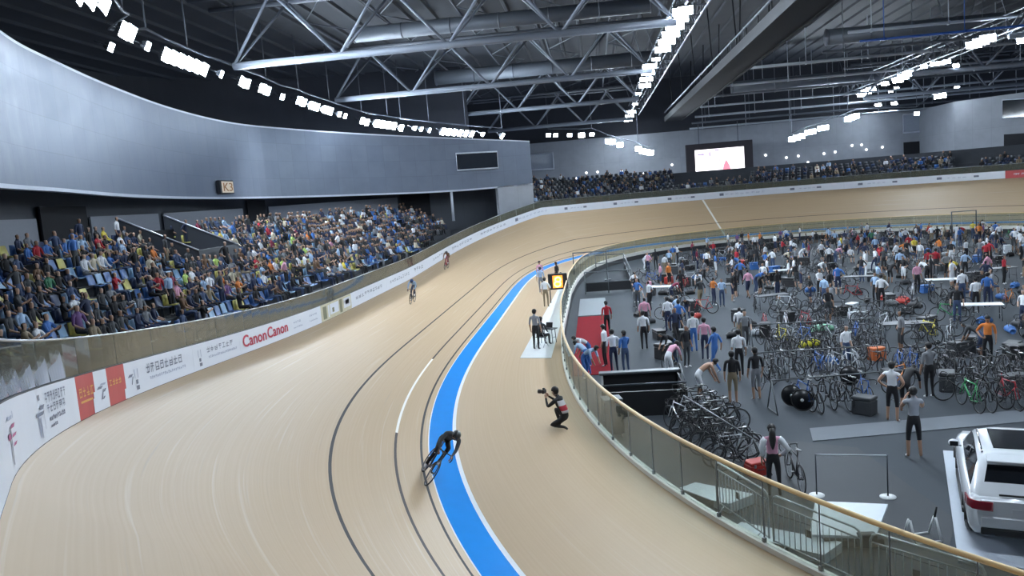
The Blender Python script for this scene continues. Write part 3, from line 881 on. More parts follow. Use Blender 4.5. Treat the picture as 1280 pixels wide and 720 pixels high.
# rails that carry the lamp rows which hang clear of the gantries
def lamp_rail(pts, label):
    t = empty('lamp_rail', pts[0]+Vector((0, 0, .92)), 0, label, 'lamp rail')
    q = [p-pts[0] for p in pts]
    MB().tube(q, .07, 7).build('rail', m_tube2, t)
    acc_ = 0; hp = []
    for i in range(1, len(q)):
        acc_ += (q[i]-q[i-1]).length
        if acc_ > 5: acc_ = 0; hp.append(q[i])
    for h in [q[0]]+hp: MB().tube([h, Vector((h.x, h.y, 20.6-pts[0].z))], .045, 5).build('hanger', m_tube2, t)
lamp_rail(sorted(ALLP[0], key=lambda p: p.y), 'grey rail following the curved wall, carrying its row of floodlights')
fr_ = sorted(ALLP[3], key=lambda p: p.x)
lamp_rail([p for p in fr_ if p.x < 0], 'sagging grey rail with floodlights on the curved wall side of the big screen')
lamp_rail([p for p in fr_ if p.x > 0], 'sloping grey rail with floodlights beyond the big screen')

# the gantries' lamps go on towards the near end of the hall, above the camera
for gx, gname in ((-14.9, 'nearer'), (15.6, 'farther')):
    for i, y in enumerate((-2, -12, -22, -32)):
        for k in range(2):
            pp_ = Vector((gx, y+k*1.3, 17.0))
            lamp(pp_, Vector((gx*.9, y-1, 0)), B, 'bright floodlight on the %s gantry over the near end, %s of its row' % (gname, ordinal(i*2+k+1)), 'floodlights over the near end')
# ================================================================== PEOPLE
SKINS = [mat('skin_tone_%s' % n, c, .55, noise=.06) for n, c in (('light', (.42, .25, .17)), ('tan', (.30, .17, .11)), ('pale', (.50, .32, .23)))]
HAIRS = [mat('hair_%s' % n, c, .5, noise=.2) for n, c in (('black', (.012, .011, .012)), ('brown', (.045, .025, .015)), ('grey', (.16, .15, .15)))]
CLOTH = {}
def cloth(name, rgb):
    CLOTH[name] = mat('cloth_'+name.replace(' ', '_'), rgb, .8, noise=.10, scale=6); return CLOTH[name]
for n, c in dict(black=(.014, .014, .017), navy=(.022, .032, .075), grey=(.20, .21, .23), white=(.76, .78, .82), red=(.42, .02, .035), blue=(.05, .16, .46), pink=(.66, .33, .44), yellow=(.72, .58, .08),
                 lime=(.45, .62, .16), green=(.05, .19, .10), orange=(.66, .20, .04), brown=(.16, .09, .05), cream=(.60, .54, .42), purple=(.16, .08, .22), maroon=(.20, .02, .05), charcoal=(.05, .054, .06)).items():
    cloth(n, c)
cloth('pale blue', (.36, .50, .70)); cloth('grey marl', (.30, .32, .36)); cloth('khaki', (.26, .21, .14)); cloth('denim', (.05, .08, .16))
SHOES = [mat('shoe_%s' % n, c, .6, noise=.1) for n, c in (('white', (.7, .7, .72)), ('black', (.02, .02, .022)))]

# joint tables: standing figure 1.72 m tall, facing +Y, x to its right
BASE = dict(pelvis=((0, 0, .94), .125), belly=((0, .01, 1.07), .118), chest=((0, .0, 1.26), .135), collar=((0, -.015, 1.41), .09), neck=((0, 0, 1.49), .052), jaw=((0, .03, 1.56), .066),
            head=((0, .025, 1.635), .088), crown=((0, .0, 1.70), .055))
def side_chain(sh, el, wr, ha, hip, kn, an, toe):
    return dict(sh=sh, el=el, wr=wr, ha=ha, hip=hip, kn=kn, an=an, toe=toe)
RAD = dict(sh=.062, el=.043, wr=.030, ha=.034, hip=.088, kn=.057, an=.038, toe=.032)
def mirror(c): return {k: (-v[0], v[1], v[2]) for k, v in c.items()}
STAND = side_chain((.185, -.01, 1.40), (.235, -.03, 1.13), (.245, .05, .89), (.245, .075, .80), (.092, 0, .89), (.10, .02, .49), (.10, -.03, .07), (.12, .11, .035))
HIPS = side_chain((.185, -.01, 1.40), (.34, -.09, 1.17), (.22, .06, 1.00), (.16, .10, .97), (.095, 0, .89), (.12, .02, .49), (.13, -.03, .07), (.16, .10, .035))
PHOTO = side_chain((.185, .0, 1.40), (.24, .16, 1.20), (.10, .27, 1.45), (.05, .28, 1.52), (.092, 0, .89), (.12, .02, .49), (.14, -.03, .07), (.16, .11, .035))
REACH = side_chain((.185, .01, 1.40), (.22, .16, 1.16), (.18, .38, 1.10), (.16, .46, 1.09), (.092, 0, .89), (.10, .02, .49), (.10, -.03, .07), (.12, .11, .035))
WALKF = side_chain((.185, -.01, 1.40), (.23, -.14, 1.15), (.22, -.12, .90), (.22, -.09, .82), (.09, 0, .89), (.09, .20, .52), (.09, .24, .09), (.10, .38, .04))
WALKB = side_chain((.185, -.01, 1.40), (.23, .08, 1.15), (.21, .25, .98), (.20, .30, .92), (.09, 0, .89), (.09, .02, .50), (.09, -.28, .14), (.10, -.18, .035))
def shift(d, dz=0, dy=0):
    return {k: (v[0], v[1]+dy, v[2]+dz) for k, v in d.items()}
def pose_stand(l=STAND, r=STAND): return dict(BASE), l, r
SITB = {k: ((p[0], p[1]-.02, p[2]-.43), r) for k, (p, r) in BASE.items()}
SIT = side_chain((.185, .0, .97), (.22, .08, .72), (.14, .28, .62), (.11, .34, .60), (.09, .02, .47), (.11, .42, .49), (.11, .42, .08), (.12, .56, .035))
SIT2 = side_chain((.185, .0, .97), (.25, .03, .71), (.17, .22, .60), (.12, .28, .58), (.09, .02, .47), (.14, .41, .49), (.13, .34, .08), (.14, .48, .035))
SITCLAP = side_chain((.185, .02, .97), (.23, .14, .78), (.08, .30, .86), (.03, .34, .92), (.09, .02, .47), (.11, .42, .49), (.11, .46, .08), (.12, .60, .035))
LEANB = dict(pelvis=((0, -.08, .90), .125), belly=((0, .02, 1.02), .118), chest=((0, .20, 1.12), .132), collar=((0, .36, 1.17), .09), neck=((0, .44, 1.20), .052), jaw=((0, .50, 1.20), .066), head=((0, .56, 1.24), .088), crown=((0, .60, 1.29), .055))
LEAN = side_chain((.175, .34, 1.15), (.21, .42, .90), (.18, .52, .68), (.17, .56, .60), (.092, -.10, .86), (.11, .0, .47), (.11, -.10, .07), (.12, .04, .035))
CROB = dict(pelvis=((0, -.10, .34), .13), belly=((0, -.06, .48), .12), chest=((0, .03, .66), .135), collar=((0, .09, .81), .09), neck=((0, .12, .88), .052), jaw=((0, .17, .94), .066), head=((0, .18, 1.02), .088), crown=((0, .16, 1.09), .055))
CROL = side_chain((.185, .09, .80), (.26, .27, .66), (.09, .42, .83), (.05, .44, .90), (.10, -.06, .30), (.17, .30, .50), (.16, .16, .08), (.19, .30, .035))
CROR = side_chain((.185, .09, .80), (.24, .28, .64), (.08, .42, .80), (.04, .45, .87), (.10, -.08, .28), (.14, .30, .12), (.13, -.12, .10), (.13, -.22, .045))
RIDB = dict(pelvis=((0, -.30, 1.00), .125), belly=((0, -.18, 1.11), .118), chest=((0, .04, 1.22), .13), collar=((0, .20, 1.25), .09), neck=((0, .28, 1.27), .052), jaw=((0, .34, 1.26), .066), head=((0, .39, 1.31), .088), crown=((0, .40, 1.38), .055))
RIDR = side_chain((.18, .20, 1.23), (.22, .34, 1.00), (.17, .50, .86), (.17, .54, .83), (.085, -.29, .95), (.10, .05, .72), (.10, -.03, .30), (.11, .10, .23))
RIDL = side_chain((.18, .20, 1.23), (.22, .34, 1.00), (.17, .50, .86), (.17, .54, .83), (.085, -.29, .95), (.10, .10, .92), (.10, .07, .52), (.11, .19, .46))
POSES = dict(stand=(BASE, STAND, STAND), hips=(BASE, HIPS, STAND), photo=(BASE, PHOTO, PHOTO), reach=(BASE, REACH, STAND), walk=(BASE, WALKF, WALKB),
             sit=(SITB, SIT, SIT), sit2=(SITB, SIT2, SIT), clap=(SITB, SITCLAP, SITCLAP), lean=(LEANB, LEAN, LEAN), crouch=(CROB, CROL, CROR), ride=(RIDB, RIDR, RIDL), both_hips=(BASE, HIPS, HIPS))
# slots: 0 skin, 1 top, 2 bottoms, 3 shoes, 4 hair
def body_mesh(name, pose, sub=1, shorts=False, sleeveless=False, fingers=False, hair=True, long_sleeve=False):
    B, RC, LC = POSES[pose]
    V, RR, E, names = [], [], [], {}
    def add(n, p, r):
        names[n] = len(V); V.append(Vector(p)); RR.append(r); return names[n]
    for k, (p, r) in B.items(): add(k, p, r)
    for a, b_ in (('pelvis', 'belly'), ('belly', 'chest'), ('chest', 'collar'), ('collar', 'neck'), ('neck', 'jaw'), ('jaw', 'head'), ('head', 'crown')): E.append((names[a], names[b_], {'pelvis': 2, 'belly': 1, 'chest': 1, 'collar': 1, 'neck': 0, 'jaw': 0, 'head': 9}[a]))
    for sfx, c in (('R', RC), ('L', mirror(LC))):
        for j in ('sh', 'el', 'wr', 'ha', 'hip', 'kn', 'an', 'toe'):
            r = RAD[j]
            if fingers and j == 'ha': r = .026
            add(j+sfx, c[j], r)
        arm = 1 if not sleeveless else 0
        E.append((names['collar'], names['sh'+sfx], 1)); E.append((names['sh'+sfx], names['el'+sfx], arm)); E.append((names['el'+sfx], names['wr'+sfx], 1 if long_sleeve else 0)); E.append((names['wr'+sfx], names['ha'+sfx], 0))
        E.append((names['pelvis'], names['hip'+sfx], 2)); E.append((names['hip'+sfx], names['kn'+sfx], 2)); E.append((names['kn'+sfx], names['an'+sfx], 0 if shorts else 2)); E.append((names['an'+sfx], names['toe'+sfx], 3))
        if fingers:
            wr, ha = Vector(c['wr']), Vector(c['ha']); d = (ha-wr).normalized()
            side = d.cross(Vector((1 if sfx == 'R' else -1, 0, 0)))
            if side.length < .1: side = Vector((0, 1, 0))
            side.normalize(); palm = d.cross(side).normalized()
            inn = Vector((-1 if sfx == 'R' else 1, 0, 0))
            if palm.dot(inn) < 0: palm = -palm
            for fi, (o, ln) in enumerate(((.030, .062), (.010, .072), (-.010, .068), (-.028, .052))):
                k0 = ha+side*o+d*.020; k1 = k0+d*ln*.5+palm*.012; k2 = k1+d*ln*.36+palm*.026
                a = add('f%d%s0' % (fi, sfx), k0, .0105); b_ = add('f%d%s1' % (fi, sfx), k1, .0095); e = add('f%d%s2' % (fi, sfx), k2, .008)
                E += [(names['ha'+sfx], a, 0), (a, b_, 0), (b_, e, 0)]
            t0 = wr.lerp(ha, .55)+side*.034+palm*.008; t1 = t0+d*.036+side*.012+palm*.016
            a = add('t%s0' % sfx, t0, .011); b_ = add('t%s1' % sfx, t1, .009)
            E += [(names['wr'+sfx], a, 0), (a, b_, 0)]
    if fingers:
        hd = V[names['head']]; jw = V[names['jaw']]; nk = V[names['neck']]
        upd = (V[names['crown']]-jw).normalized(); fwd = (Vector((0, 1, 0))-upd*upd.y).normalized()
        a = add('nose', jw.lerp(hd, .45)+fwd*.088, .014); E.append((names['jaw'], a, 0))
        for sx in (-1, 1):
            a = add('ear%d' % sx, jw.lerp(hd, .5)+Vector((sx*.088, 0, 0))-fwd*.01, .016); E.append((names['head'], a, 0))
    me = bpy.data.meshes.new(name); me.from_pydata([tuple(v) for v in V], [(a, b_) for a, b_, _ in E], [])
    ob = bpy.data.objects.new(name, me); COL.objects.link(ob)
    md = ob.modifiers.new('skin', 'SKIN'); md.use_smooth_shade = True; md.branch_smoothing = .35
    sk = me.skin_vertices[0].data
    for i, r in enumerate(RR):
        nm = [k for k, v in names.items() if v == i][0]
        rx = ry = r
        if nm in ('pelvis', 'belly', 'chest'): rx, ry = r*1.18, r*.84
        sk[i].radius = (rx, ry); sk[i].use_root = (nm == 'pelvis')
    if sub:
        ss = ob.modifiers.new('sub', 'SUBSURF'); ss.levels = sub; ss.render_levels = sub
    dg = bpy.context.evaluated_depsgraph_get(); dg.update()
    out = bpy.data.meshes.new_from_object(ob.evaluated_get(dg))
    bpy.data.objects.remove(ob); bpy.data.meshes.remove(me)
    out.name = name
    # colour regions by nearest bone
    segs = [(V[a], V[b_], r, .5*(RR[a]+RR[b_])) for a, b_, r in E]
    hd = V[names['head']]; jw = V[names['jaw']]; upd = (V[names['crown']]-jw).normalized(); fwd = (Vector((0, 1, 0))-upd*upd.y).normalized()
    idx = []
    for p in out.polygons:
        c = p.center; best = (9, 0)
        for a, b_, r, rad in segs:
            d = b_-a; t = max(0, min(1, (c-a).dot(d)/max(1e-9, d.length_squared)))
            q = (c-(a+d*t)).length-rad*.6
            if q < best[0]: best = (q, r, t)
        r = best[1]
        if r == 9 or ((c-hd).length < .13 and r == 0):
            rel = c-hd
            r = 4 if (hair and (rel.dot(upd) > .045 or rel.dot(fwd) < -.015)) else 0
        if r == 2 and shorts and len(best) > 2 and False: r = 0
        idx.append(r)
    out.materials.clear()
    for m_ in (SKINS[0], CLOTH['white'], CLOTH['black'], SHOES[0], HAIRS[0]): out.materials.append(m_)
    out.polygons.foreach_set('material_index', idx)
    out.polygons.foreach_set('use_smooth', [True]*len(idx))
    return out
BODY = {}
def body(pose, **kw):
    key = (pose, tuple(sorted(kw.items())))
    if key not in BODY: BODY[key] = body_mesh('figure_'+pose, pose, **kw)
    return BODY[key]
def dress(o, skin, top, bottom, shoe, hair):
    for i, m_ in enumerate((skin, top, bottom, shoe, hair)):
        o.material_slots[i].link = 'OBJECT'; o.material_slots[i].material = m_
def person(name, me, loc, rz, top, bottom, label, cat, group=None, skin=None, hair=None, shoe=None, scale=1.0, rnd=RND):
    o = bpy.data.objects.new(name, me); COL.objects.link(o)
    o.location = loc; o.rotation_euler = (0, 0, rz); o.scale = (scale,)*3
    dress(o, skin or rnd.choice(SKINS), CLOTH[top] if isinstance(top, str) else top, CLOTH[bottom], shoe or rnd.choice(SHOES), hair or HAIRS[0 if rnd.random() < .8 else 1])
    return tag(o, label, cat, group)
def facing(v):      # z rotation that turns +Y towards v
    return math.atan2(-v.x, v.y)

# ---------------------------------------------------------------- seats and spectators of the near stand
SEATC = {'blue': mat('seat_plastic_blue', (.035, .12, .34), .4, noise=.08), 'pale blue': mat('seat_plastic_pale_blue', (.22, .38, .56), .4, noise=.08), 'yellow': mat('seat_plastic_yellow', (.62, .56, .16), .4, noise=.08), 'slate': mat('seat_plastic_slate', (.05, .058, .07), .5, noise=.08), 'navy': mat('seat_plastic_navy', (.02, .04, .11), .4, noise=.08)}
def seat_geo(low=False):
    pan = MB(); bk = MB(); ft = MB()
    if low:
        pan.box((0, 0, .42), (.44, .40, .05)); bk.box((0, -.20, .62), (.44, .05, .40)); 
        return pan, bk, ft
    rows = []
    for t in range(6):
        y = .20-.40*t/5; rows.append([(x*.22, y, .43-.035*(1-x*x)-.02*math.sin(PI*t/5)) for x in (-1, -.6, -.2, .2, .6, 1)])
    pan.grid(rows); pan.grid([[(p[0], p[1], p[2]-.03) for p in r] for r in reversed(rows)])
    pan.grid([rows[0], [(p[0], p[1], p[2]-.03) for p in rows[0]]]); 
    rows = []
    for t in range(6):
        z = .44+.38*t/5; rows.append([(x*.22*(1-.12*(t/5)**2), -.20-.10*t/5+.04*(x*x), z) for x in (-1, -.6, -.2, .2, .6, 1)])
    bk.grid(rows); bk.grid([[(p[0], p[1]-.025, p[2]) for p in r] for r in reversed(rows)])
    bk.grid([rows[-1], [(p[0], p[1]-.025, p[2]) for p in rows[-1]]])
    ft.box((0, -.10, .20), (.05, .10, .42)); ft.box((0, -.08, .01), (.16, .18, .02))
    return pan, bk, ft
_p, _b, _f2 = seat_geo()
SEAT_ME = {c: (_p.mesh('seat_pan', m_), _b.mesh('seat_back', m_), _f2.mesh('pedestal', m_dsteel)) for c, m_ in SEATC.items()}
def arc_positions(d, pitch, s0, s1):
    out = []; s = s0
    while s < s1:
        out.append(s); st = St(s)
        s += pitch/(1+d*st.k/TR)
    return out
places = []
aisles = [-27.5, -17.2, -3.9, 4.6, 15.5, 24.5]
VOM = (-9.4, -5.3)
for i in range(NROW):
    d = D0+TREAD*i+.46
    for s in arc_positions(d, .54, -36, 28.6):
        st = St(s)
        if not row_on(st, i): continue
        if any(abs(s-a) < .55 for a in aisles): continue
        if i >= 5 and VOM[0] < s < VOM[1]: continue
        if i <= 2 and -32.2 < s < -28.6: continue
        q = st.fence(d); p = Vector((q.x, q.y, row_z(i)))
        sx, sy, dep = pix(p+Vector((0, 0, .9)))
        if -40 < sx < 700: places.append((dep, i, s, p, facing(-st.n), sx))
places.sort(key=lambda t: t[0])
sr = random.Random(21)
TOPS = ['black']*16+['navy']*11+['charcoal']*10+['grey']*5+['white']*5+['pale blue']*2+['blue']*2+['cream']*2+['khaki']*2+['denim']*3+['red', 'maroon', 'yellow', 'lime', 'green', 'pink', 'orange', 'brown', 'purple']
BOTS = ['black']*5+['navy']*3+['denim']*4+['charcoal']*3+['khaki', 'grey']
occ, free = [], []
for pl_ in places:
    dens = .70 if pl_[2] > -14 else .62
    if pl_[1] == 0: dens = .45
    (occ if sr.random() < dens else free).append(pl_)
sit_me = [body('sit'), body('sit2'), body('clap'), body('sit', long_sleeve=True), body('stand'), body('hips')]
low_me = [body('sit', sub=0, long_sleeve=True), body('sit2', sub=0, long_sleeve=True), body('sit', sub=0, long_sleeve=True)]
def bake(me, M, mats_of, acc):
    n = len(me.vertices); co = np.empty(n*3, np.float32); me.vertices.foreach_get('co', co)
    co = co.reshape(-1, 3) @ np.array(M.to_3x3(), np.float32).T + np.array(M.translation, np.float32)
    o = acc['n']; acc['v'].append(co); acc['n'] += n
    for p in me.polygons:
        acc['f'].append([o+v for v in p.vertices]); acc['m'].append(mats_of[p.material_index])
def stuff_object(name, acc, mats_):
    me = bpy.data.meshes.new(name); v = np.concatenate(acc['v'])
    me.from_pydata(v.tolist(), [], acc['f'])
    for m_ in mats_: me.materials.append(m_)
    me.polygons.foreach_set('material_index', acc['m']); me.polygons.foreach_set('use_smooth', [True]*len(acc['f'])); me.update()
    o = bpy.data.objects.new(name, me); COL.objects.link(o); return o
spect = []
for j, (dep, i, s, p, rz, sx) in enumerate(occ[:295]):
    top = sr.choice(TOPS); stand_up = sr.random() < .09 and i > 0
    if stand_up: me = sit_me[4+sr.randint(0, 1)]; pp = p
    else: me = sr.choice(sit_me[:4]); pp = p+Vector((0, 0, .0))
    o = person('spectator', me, pp, rz+sr.uniform(-.3, .3), top, sr.choice(BOTS), None, 'person', 'spectators in the curved stand', scale=sr.uniform(.93, 1.05), rnd=sr)
    spect.append((i, top, sx, o, stand_up))
cnt = {}
spect.sort(key=lambda t: t[2])
for i, top, sx, o, su in spect:
    k = (i, top, su); cnt[k] = cnt.get(k, 0)+1
    o['label'] = '%s-topped %s spectator, %s row of the stand, %s such from its near end' % (top.replace(' ', '-'), 'standing' if su else 'seated', ordinal(i+1), ordinal(cnt[k]))
# the farther rows, too many to single out
pal = {}
PM = []
def pid(m_):
    if m_.name not in pal: pal[m_.name] = len(PM); PM.append(m_)
    return pal[m_.name]
acc = dict(v=[], f=[], m=[], n=0)
LOWSKIN = mat('skin_tone_deep', (.17, .10, .068), .55, noise=.06)
def add_low(p, rz, r_, stand=False):
    me = r_.choice(low_me)
    ms = [pid(SKINS[1] if r_.random() < .6 else LOWSKIN), pid(CLOTH[r_.choice(TOPS[:58])]), pid(CLOTH[r_.choice(BOTS)]), pid(SHOES[1]), pid(HAIRS[0])]
    bake(me, Matrix.Translation(p) @ Matrix.Rotation(rz, 4, 'Z') @ Matrix.Scale(r_.uniform(.93, 1.05), 4), ms, acc)
for dep, i, s, p, rz, sx in occ[295:]: add_low(p, rz+sr.uniform(-.3, .3), sr)
farpl = []
for i in range(FN):
    d = 1.4+FTREAD*i+.5
    for s in arc_positions(d, .58, 36.2, 90):
        st = St(s); q = st.fence(d); z = FZ0+FRISE*i
        if q.y > 82 or z < zf(st): continue
        sx = pix(q)[0]
        if sx < 668 or sx > 1192: 
            if not (sx > 1225 and i < 3): continue
        if 843 < sx < 940 and i > 1: continue
        if sx > 940 and i > 4: continue
        if sx <= 843 and i > 7: continue
        p = Vector((q.x, q.y, z)); farpl.append((p, facing(-st.n), i))
fr = random.Random(5)
facc = dict(v=[], f=[], m=[], n=0)
fpal = {}; FPM = []
for k_, m_ in SEATC.items(): FPM.append(m_); fpal[k_] = len(FPM)-1
lowseat = MB()
_a, _b3, _c3 = seat_geo(True)
lowseat.add(_a.v, _a.f); lowseat.add(_b3.v, _b3.f)
lowseat_me = lowseat.mesh('seat_shell', SEATC['blue'])
def add_seat_low(p, rz, colour): bake(lowseat_me, Matrix.Translation(p) @ Matrix.Rotation(rz, 4, 'Z'), [fpal[colour]], facc)
SC = ['blue']*5+['pale blue']*4+['navy']*3+['yellow']*2
for p, rz, i in farpl:
    add_seat_low(p, rz, fr.choice(['slate']*9+['navy']*2+['blue']))
    if fr.random() < .34: add_low(p, rz+fr.uniform(-.3, .3), fr)
tag(stuff_object('seated_crowd', acc, PM), 'distant seated crowd filling the far rows and the stand behind the far bend', 'crowd', kind='stuff')
seats = []
nsing = 0
def seat(p, rz, colour):
    e = empty('stand_seat', p, rz, None, 'seat', 'plastic seats in the curved stand')
    for nm, me in zip(('seat_pan', 'seat_back', 'pedestal'), SEAT_ME[colour]):
        c = bpy.data.objects.new(nm, me); COL.objects.link(c); c.parent = e
    return e
for dep, i, s, p, rz, sx in free[:290]:
    colour = sr.choice(SC); seats.append((i, colour, sx, seat(p, rz, colour)))
for dep, i, s, p, rz, sx in free[290:]+occ: add_seat_low(p, rz, sr.choice(SC))
tag(stuff_object('seating', facc, FPM), 'distant and occupied plastic stand seats in blue, pale blue and yellow', 'seats', kind='stuff')
cnt = {}
seats.sort(key=lambda t: t[2])
for i, colour, sx, o in seats:
    k = (i, colour); cnt[k] = cnt.get(k, 0)+1
    o['label'] = 'empty %s plastic seat, %s row of the stand, %s such from its near end' % (colour.replace(' ', '-'), ordinal(i+1), ordinal(cnt[k]))
# ================================================================== BICYCLES
m_tyre = mat('tyre_black', (.012, .012, .013), .6, noise=.2)
m_rim = mat('rim_alloy', (.10, .105, .115), .35, metal=.6, noise=.1)
m_carbon = mat('carbon_black', (.02, .021, .024), .3, noise=.2)
FRAMES = {n: mat('frame_'+n, c, .3, noise=.06, coat=.4) for n, c in dict(black=(.018, .018, .02), white=(.72, .74, .78), red=(.42, .02, .03), blue=(.03, .12, .42), silver=(.42, .44, .47), yellow=(.7, .6, .05), green=(.05, .35, .12), orange=(.7, .22, .03)).items()}
FNAMES = ['black']*32+['white']*3+['silver']*3+['red']*3+['blue']*2+['yellow', 'green', 'orange']
def bike_parts():
    P = {}
    # y forward; bottom bracket at origin-ish; wheel centres y = -.41 / +.57, z = .335
    rw, fw, bb, st_, hd, hb = Vector((0, -.41, .335)), Vector((0, .57, .335)), Vector((0, 0, .285)), Vector((0, -.17, .78)), Vector((0, .42, .80)), Vector((0, .46, .66))
    f = MB()
    f.tube([bb, st_], .016, 8).tube([st_, hd], .016, 8).tube([bb, hb], .021, 8).tube([hd+Vector((0, -.01, .05)), hb], .02, 8)
    for sx in (-1, 1):
        o = Vector((sx*.045, 0, 0))
        f.tube([bb+o*.6, rw+o*1.3], .010, 6).tube([st_+o*.3+Vector((0, 0, -.03)), rw+o*1.3], .009, 6).tube([hb+o*.8, fw+o*1.1], .012, 6)
    f.tube([hb+Vector((-.04, 0, 0)), hb+Vector((.04, 0, 0))], .016, 6)
    f.tube([st_, st_+Vector((0, -.045, .16))], .013, 6)
    P['frame'] = (f, None)
    s = MB(); sp = st_+Vector((0, -.05, .18))
    rows = []
    for t in range(7):
        y = -.13+.27*t/6; w = [.03, .062, .066, .05, .03, .022, .012][t]; z = [.01, .012, .004, 0, 0, .002, -.004][t]
        rows.append([sp+Vector((w*math.cos(a), y, z+.018*math.sin(a))) for a in [2*PI*k/8 for k in range(8)]])
    s.grid(rows, closed=True); P['saddle'] = (s, m_carbon)
    h = MB(); c = hd+Vector((0, .05, .07))
    h.tube([hd+Vector((0, -.01, .05)), c], .014, 6)
    for sx in (-1, 1):
        h.tube([c, c+Vector((sx*.16, .01, 0)), c+Vector((sx*.20, .06, -.01)), c+Vector((sx*.205, .10, -.06)), c+Vector((sx*.205, .06, -.13)), c+Vector((sx*.205, -.03, -.14))], .013, 6)
    P['handlebar'] = (h, m_carbon)
    k = MB()
    k.torus(bb+Vector((.045, 0, 0)), .095, .008, 'X', 20, 5)
    for sg in (1, -1): k.tube([bb, bb+Vector((.06*sg, 0, 0)), bb+Vector((.065*sg, .10*sg, -.12*sg))], .011, 6); k.box(bb+Vector((.10*sg, .10*sg, -.12*sg)), (.07, .09, .02))
    k.tube([bb+Vector((.045, -.0, .09)), rw+Vector((.045, 0, .035))], .005, 4); k.tube([bb+Vector((.045, 0, -.09)), rw+Vector((.045, 0, -.035))], .005, 4)
    P['crankset'] = (k, m_rim)
    for nm, c in (('wheel_rear', rw), ('wheel_front', fw)):
        w = MB(); w.torus(c, .322, .014, 'X', 26, 6, 0); w.torus(c, .300, .012, 'X', 26, 5, 1)
        for i in range(10):
            a = 2*PI*i/10; w.tube([c+Vector((.02*(-1)**i, 0, 0)), c+Vector((0, .3*math.cos(a), .3*math.sin(a)))], .0022, 3, 1)
        w.tube([c+Vector((-.05, 0, 0)), c+Vector((.05, 0, 0))], .022, 8, 1)
        P[nm] = (w, (m_tyre, m_rim))
    return P
BP = bike_parts()
BIKE_ME = {}
for nm, (mb_, m_) in BP.items(): BIKE_ME[nm] = mb_.mesh(nm.split('_')[0] if nm.startswith('wheel') else nm, list(m_) if isinstance(m_, tuple) else (m_ or FRAMES['black']))
one = MB()
for nm, (mb_, m_) in BP.items():
    for vs_i in (0,):
        base = {'frame': 0, 'saddle': 2, 'handlebar': 2, 'crankset': 3}.get(nm)
        o = len(one.v); one.v += mb_.v
        for f_, mi_, sm in zip(mb_.f, mb_.m, mb_.smooth):
            one.f.append(tuple(o+i for i in f_)); one.m.append(base if base is not None else (1 if mi_ == 0 else 3)); one.smooth.append(sm)
BIKE_ONE = one.mesh('bicycle', [FRAMES['black'], m_tyre, m_carbon, m_rim])
def bicycle(M, frame, label, group=None, parts=True, cat='bicycle'):
    if parts:
        e = bpy.data.objects.new('bicycle', None); COL.objects.link(e); e.matrix_world = M
        for nm, me in BIKE_ME.items():
            c = bpy.data.objects.new('wheel' if nm.startswith('wheel') else nm, me); COL.objects.link(c); c.parent = e
            if nm == 'frame': c.material_slots[0].link = 'OBJECT'; c.material_slots[0].material = FRAMES[frame]
    else:
        e = bpy.data.objects.new('bicycle', BIKE_ONE); COL.objects.link(e); e.matrix_world = M
        e.material_slots[0].link = 'OBJECT'; e.material_slots[0].material = FRAMES[frame]
    return tag(e, label, cat, group)
def MZ(p, rz=0., lean=0., s=1.): return Matrix.Translation(p) @ Matrix.Rotation(rz, 4, 'Z') @ Matrix.Rotation(lean, 4, 'Y') @ Matrix.Scale(s, 4)

# ---------------------------------------------------------------- the three riders on the boards
m_helm = {n: mat('helmet_'+n, c, .3, noise=.05, coat=.5) for n, c in dict(black=(.02, .02, .022), dark=(.05, .045, .05), blue=(.04, .08, .2)).items()}
m_visor = mat('visor_smoke', (.01, .012, .02), .1, noise=.05)
def helmet(parent, loc, m, tilt=0.):
    h = MB(); h.ell((0, 0, 0), (.105, .145, .105), 16, 8, 0, zmin=-.35)
    h.xform(Matrix.Translation(loc) @ Matrix.Rotation(tilt, 4, 'X'))
    o = h.build('helmet', m, parent)
    v = MB(); rows = []
    for t in range(4):
        z = -.055+.05*t/3; rows.append([Vector((.1*math.sin(a), .02+.128*math.cos(a), z)) for a in [(-1+2*k/8)*1.0 for k in range(9)]])
    v.grid(rows); v.xform(Matrix.Translation(loc) @ Matrix.Rotation(tilt, 4, 'X')); v.build('visor', m_visor, o)
def rider(st, d, lean, frame, top, bottom, hm, label, blabel, detail=True, skin=None):
    """a rider on a bicycle heading back towards the near bend (against growing lap distance)"""
    fwd = -st.t; p = st.surf(d)
    up = (st.n*-math.sin(lean)+Vector((0, 0, 1))*math.cos(lean))
    x = fwd.cross(up).normalized(); up = x.cross(fwd)
    M = Matrix.Translation(p) @ Matrix((x, fwd, up)).transposed().to_4x4()
    bicycle(M, frame, blabel)
    me = body('ride', fingers=True, long_sleeve=True) if detail else body('ride')
    o = bpy.data.objects.new('cyclist', me); COL.objects.link(o); o.matrix_world = M
    dress(o, skin or SKINS[1], CLOTH[top], CLOTH[bottom], SHOES[0], HAIRS[0])
    helmet(o, Vector((0, .385, 1.335)), m_helm[hm], -.15)
    tag(o, label, 'cyclist')
S1 = St(LAP-26.6)
_near = min(((pix(St(s).surf(d))[0]-527)**2+(pix(St(s).surf(d))[1]-596)**2, s, d) for s in np.arange(LAP-40, LAP-10, .15) for d in np.arange(0, 2, .05))
def find_sd(px_, py_, s0=-20, s1=60):
    return min(((pix(St(s).surf(d))[0]-px_)**2+(pix(St(s).surf(d))[1]-py_)**2, float(s), float(d)) for s in np.arange(s0, s1, .4) for d in np.arange(0, 7, .15))[1:]
rider(St(_near[1]), _near[2], R_(40), 'black', 'charcoal', 'black', 'black', 'racing cyclist in dark kit and black helmet, leaning steeply on the near blue band', 'black track bicycle leaning on the blue band under the nearest racer')
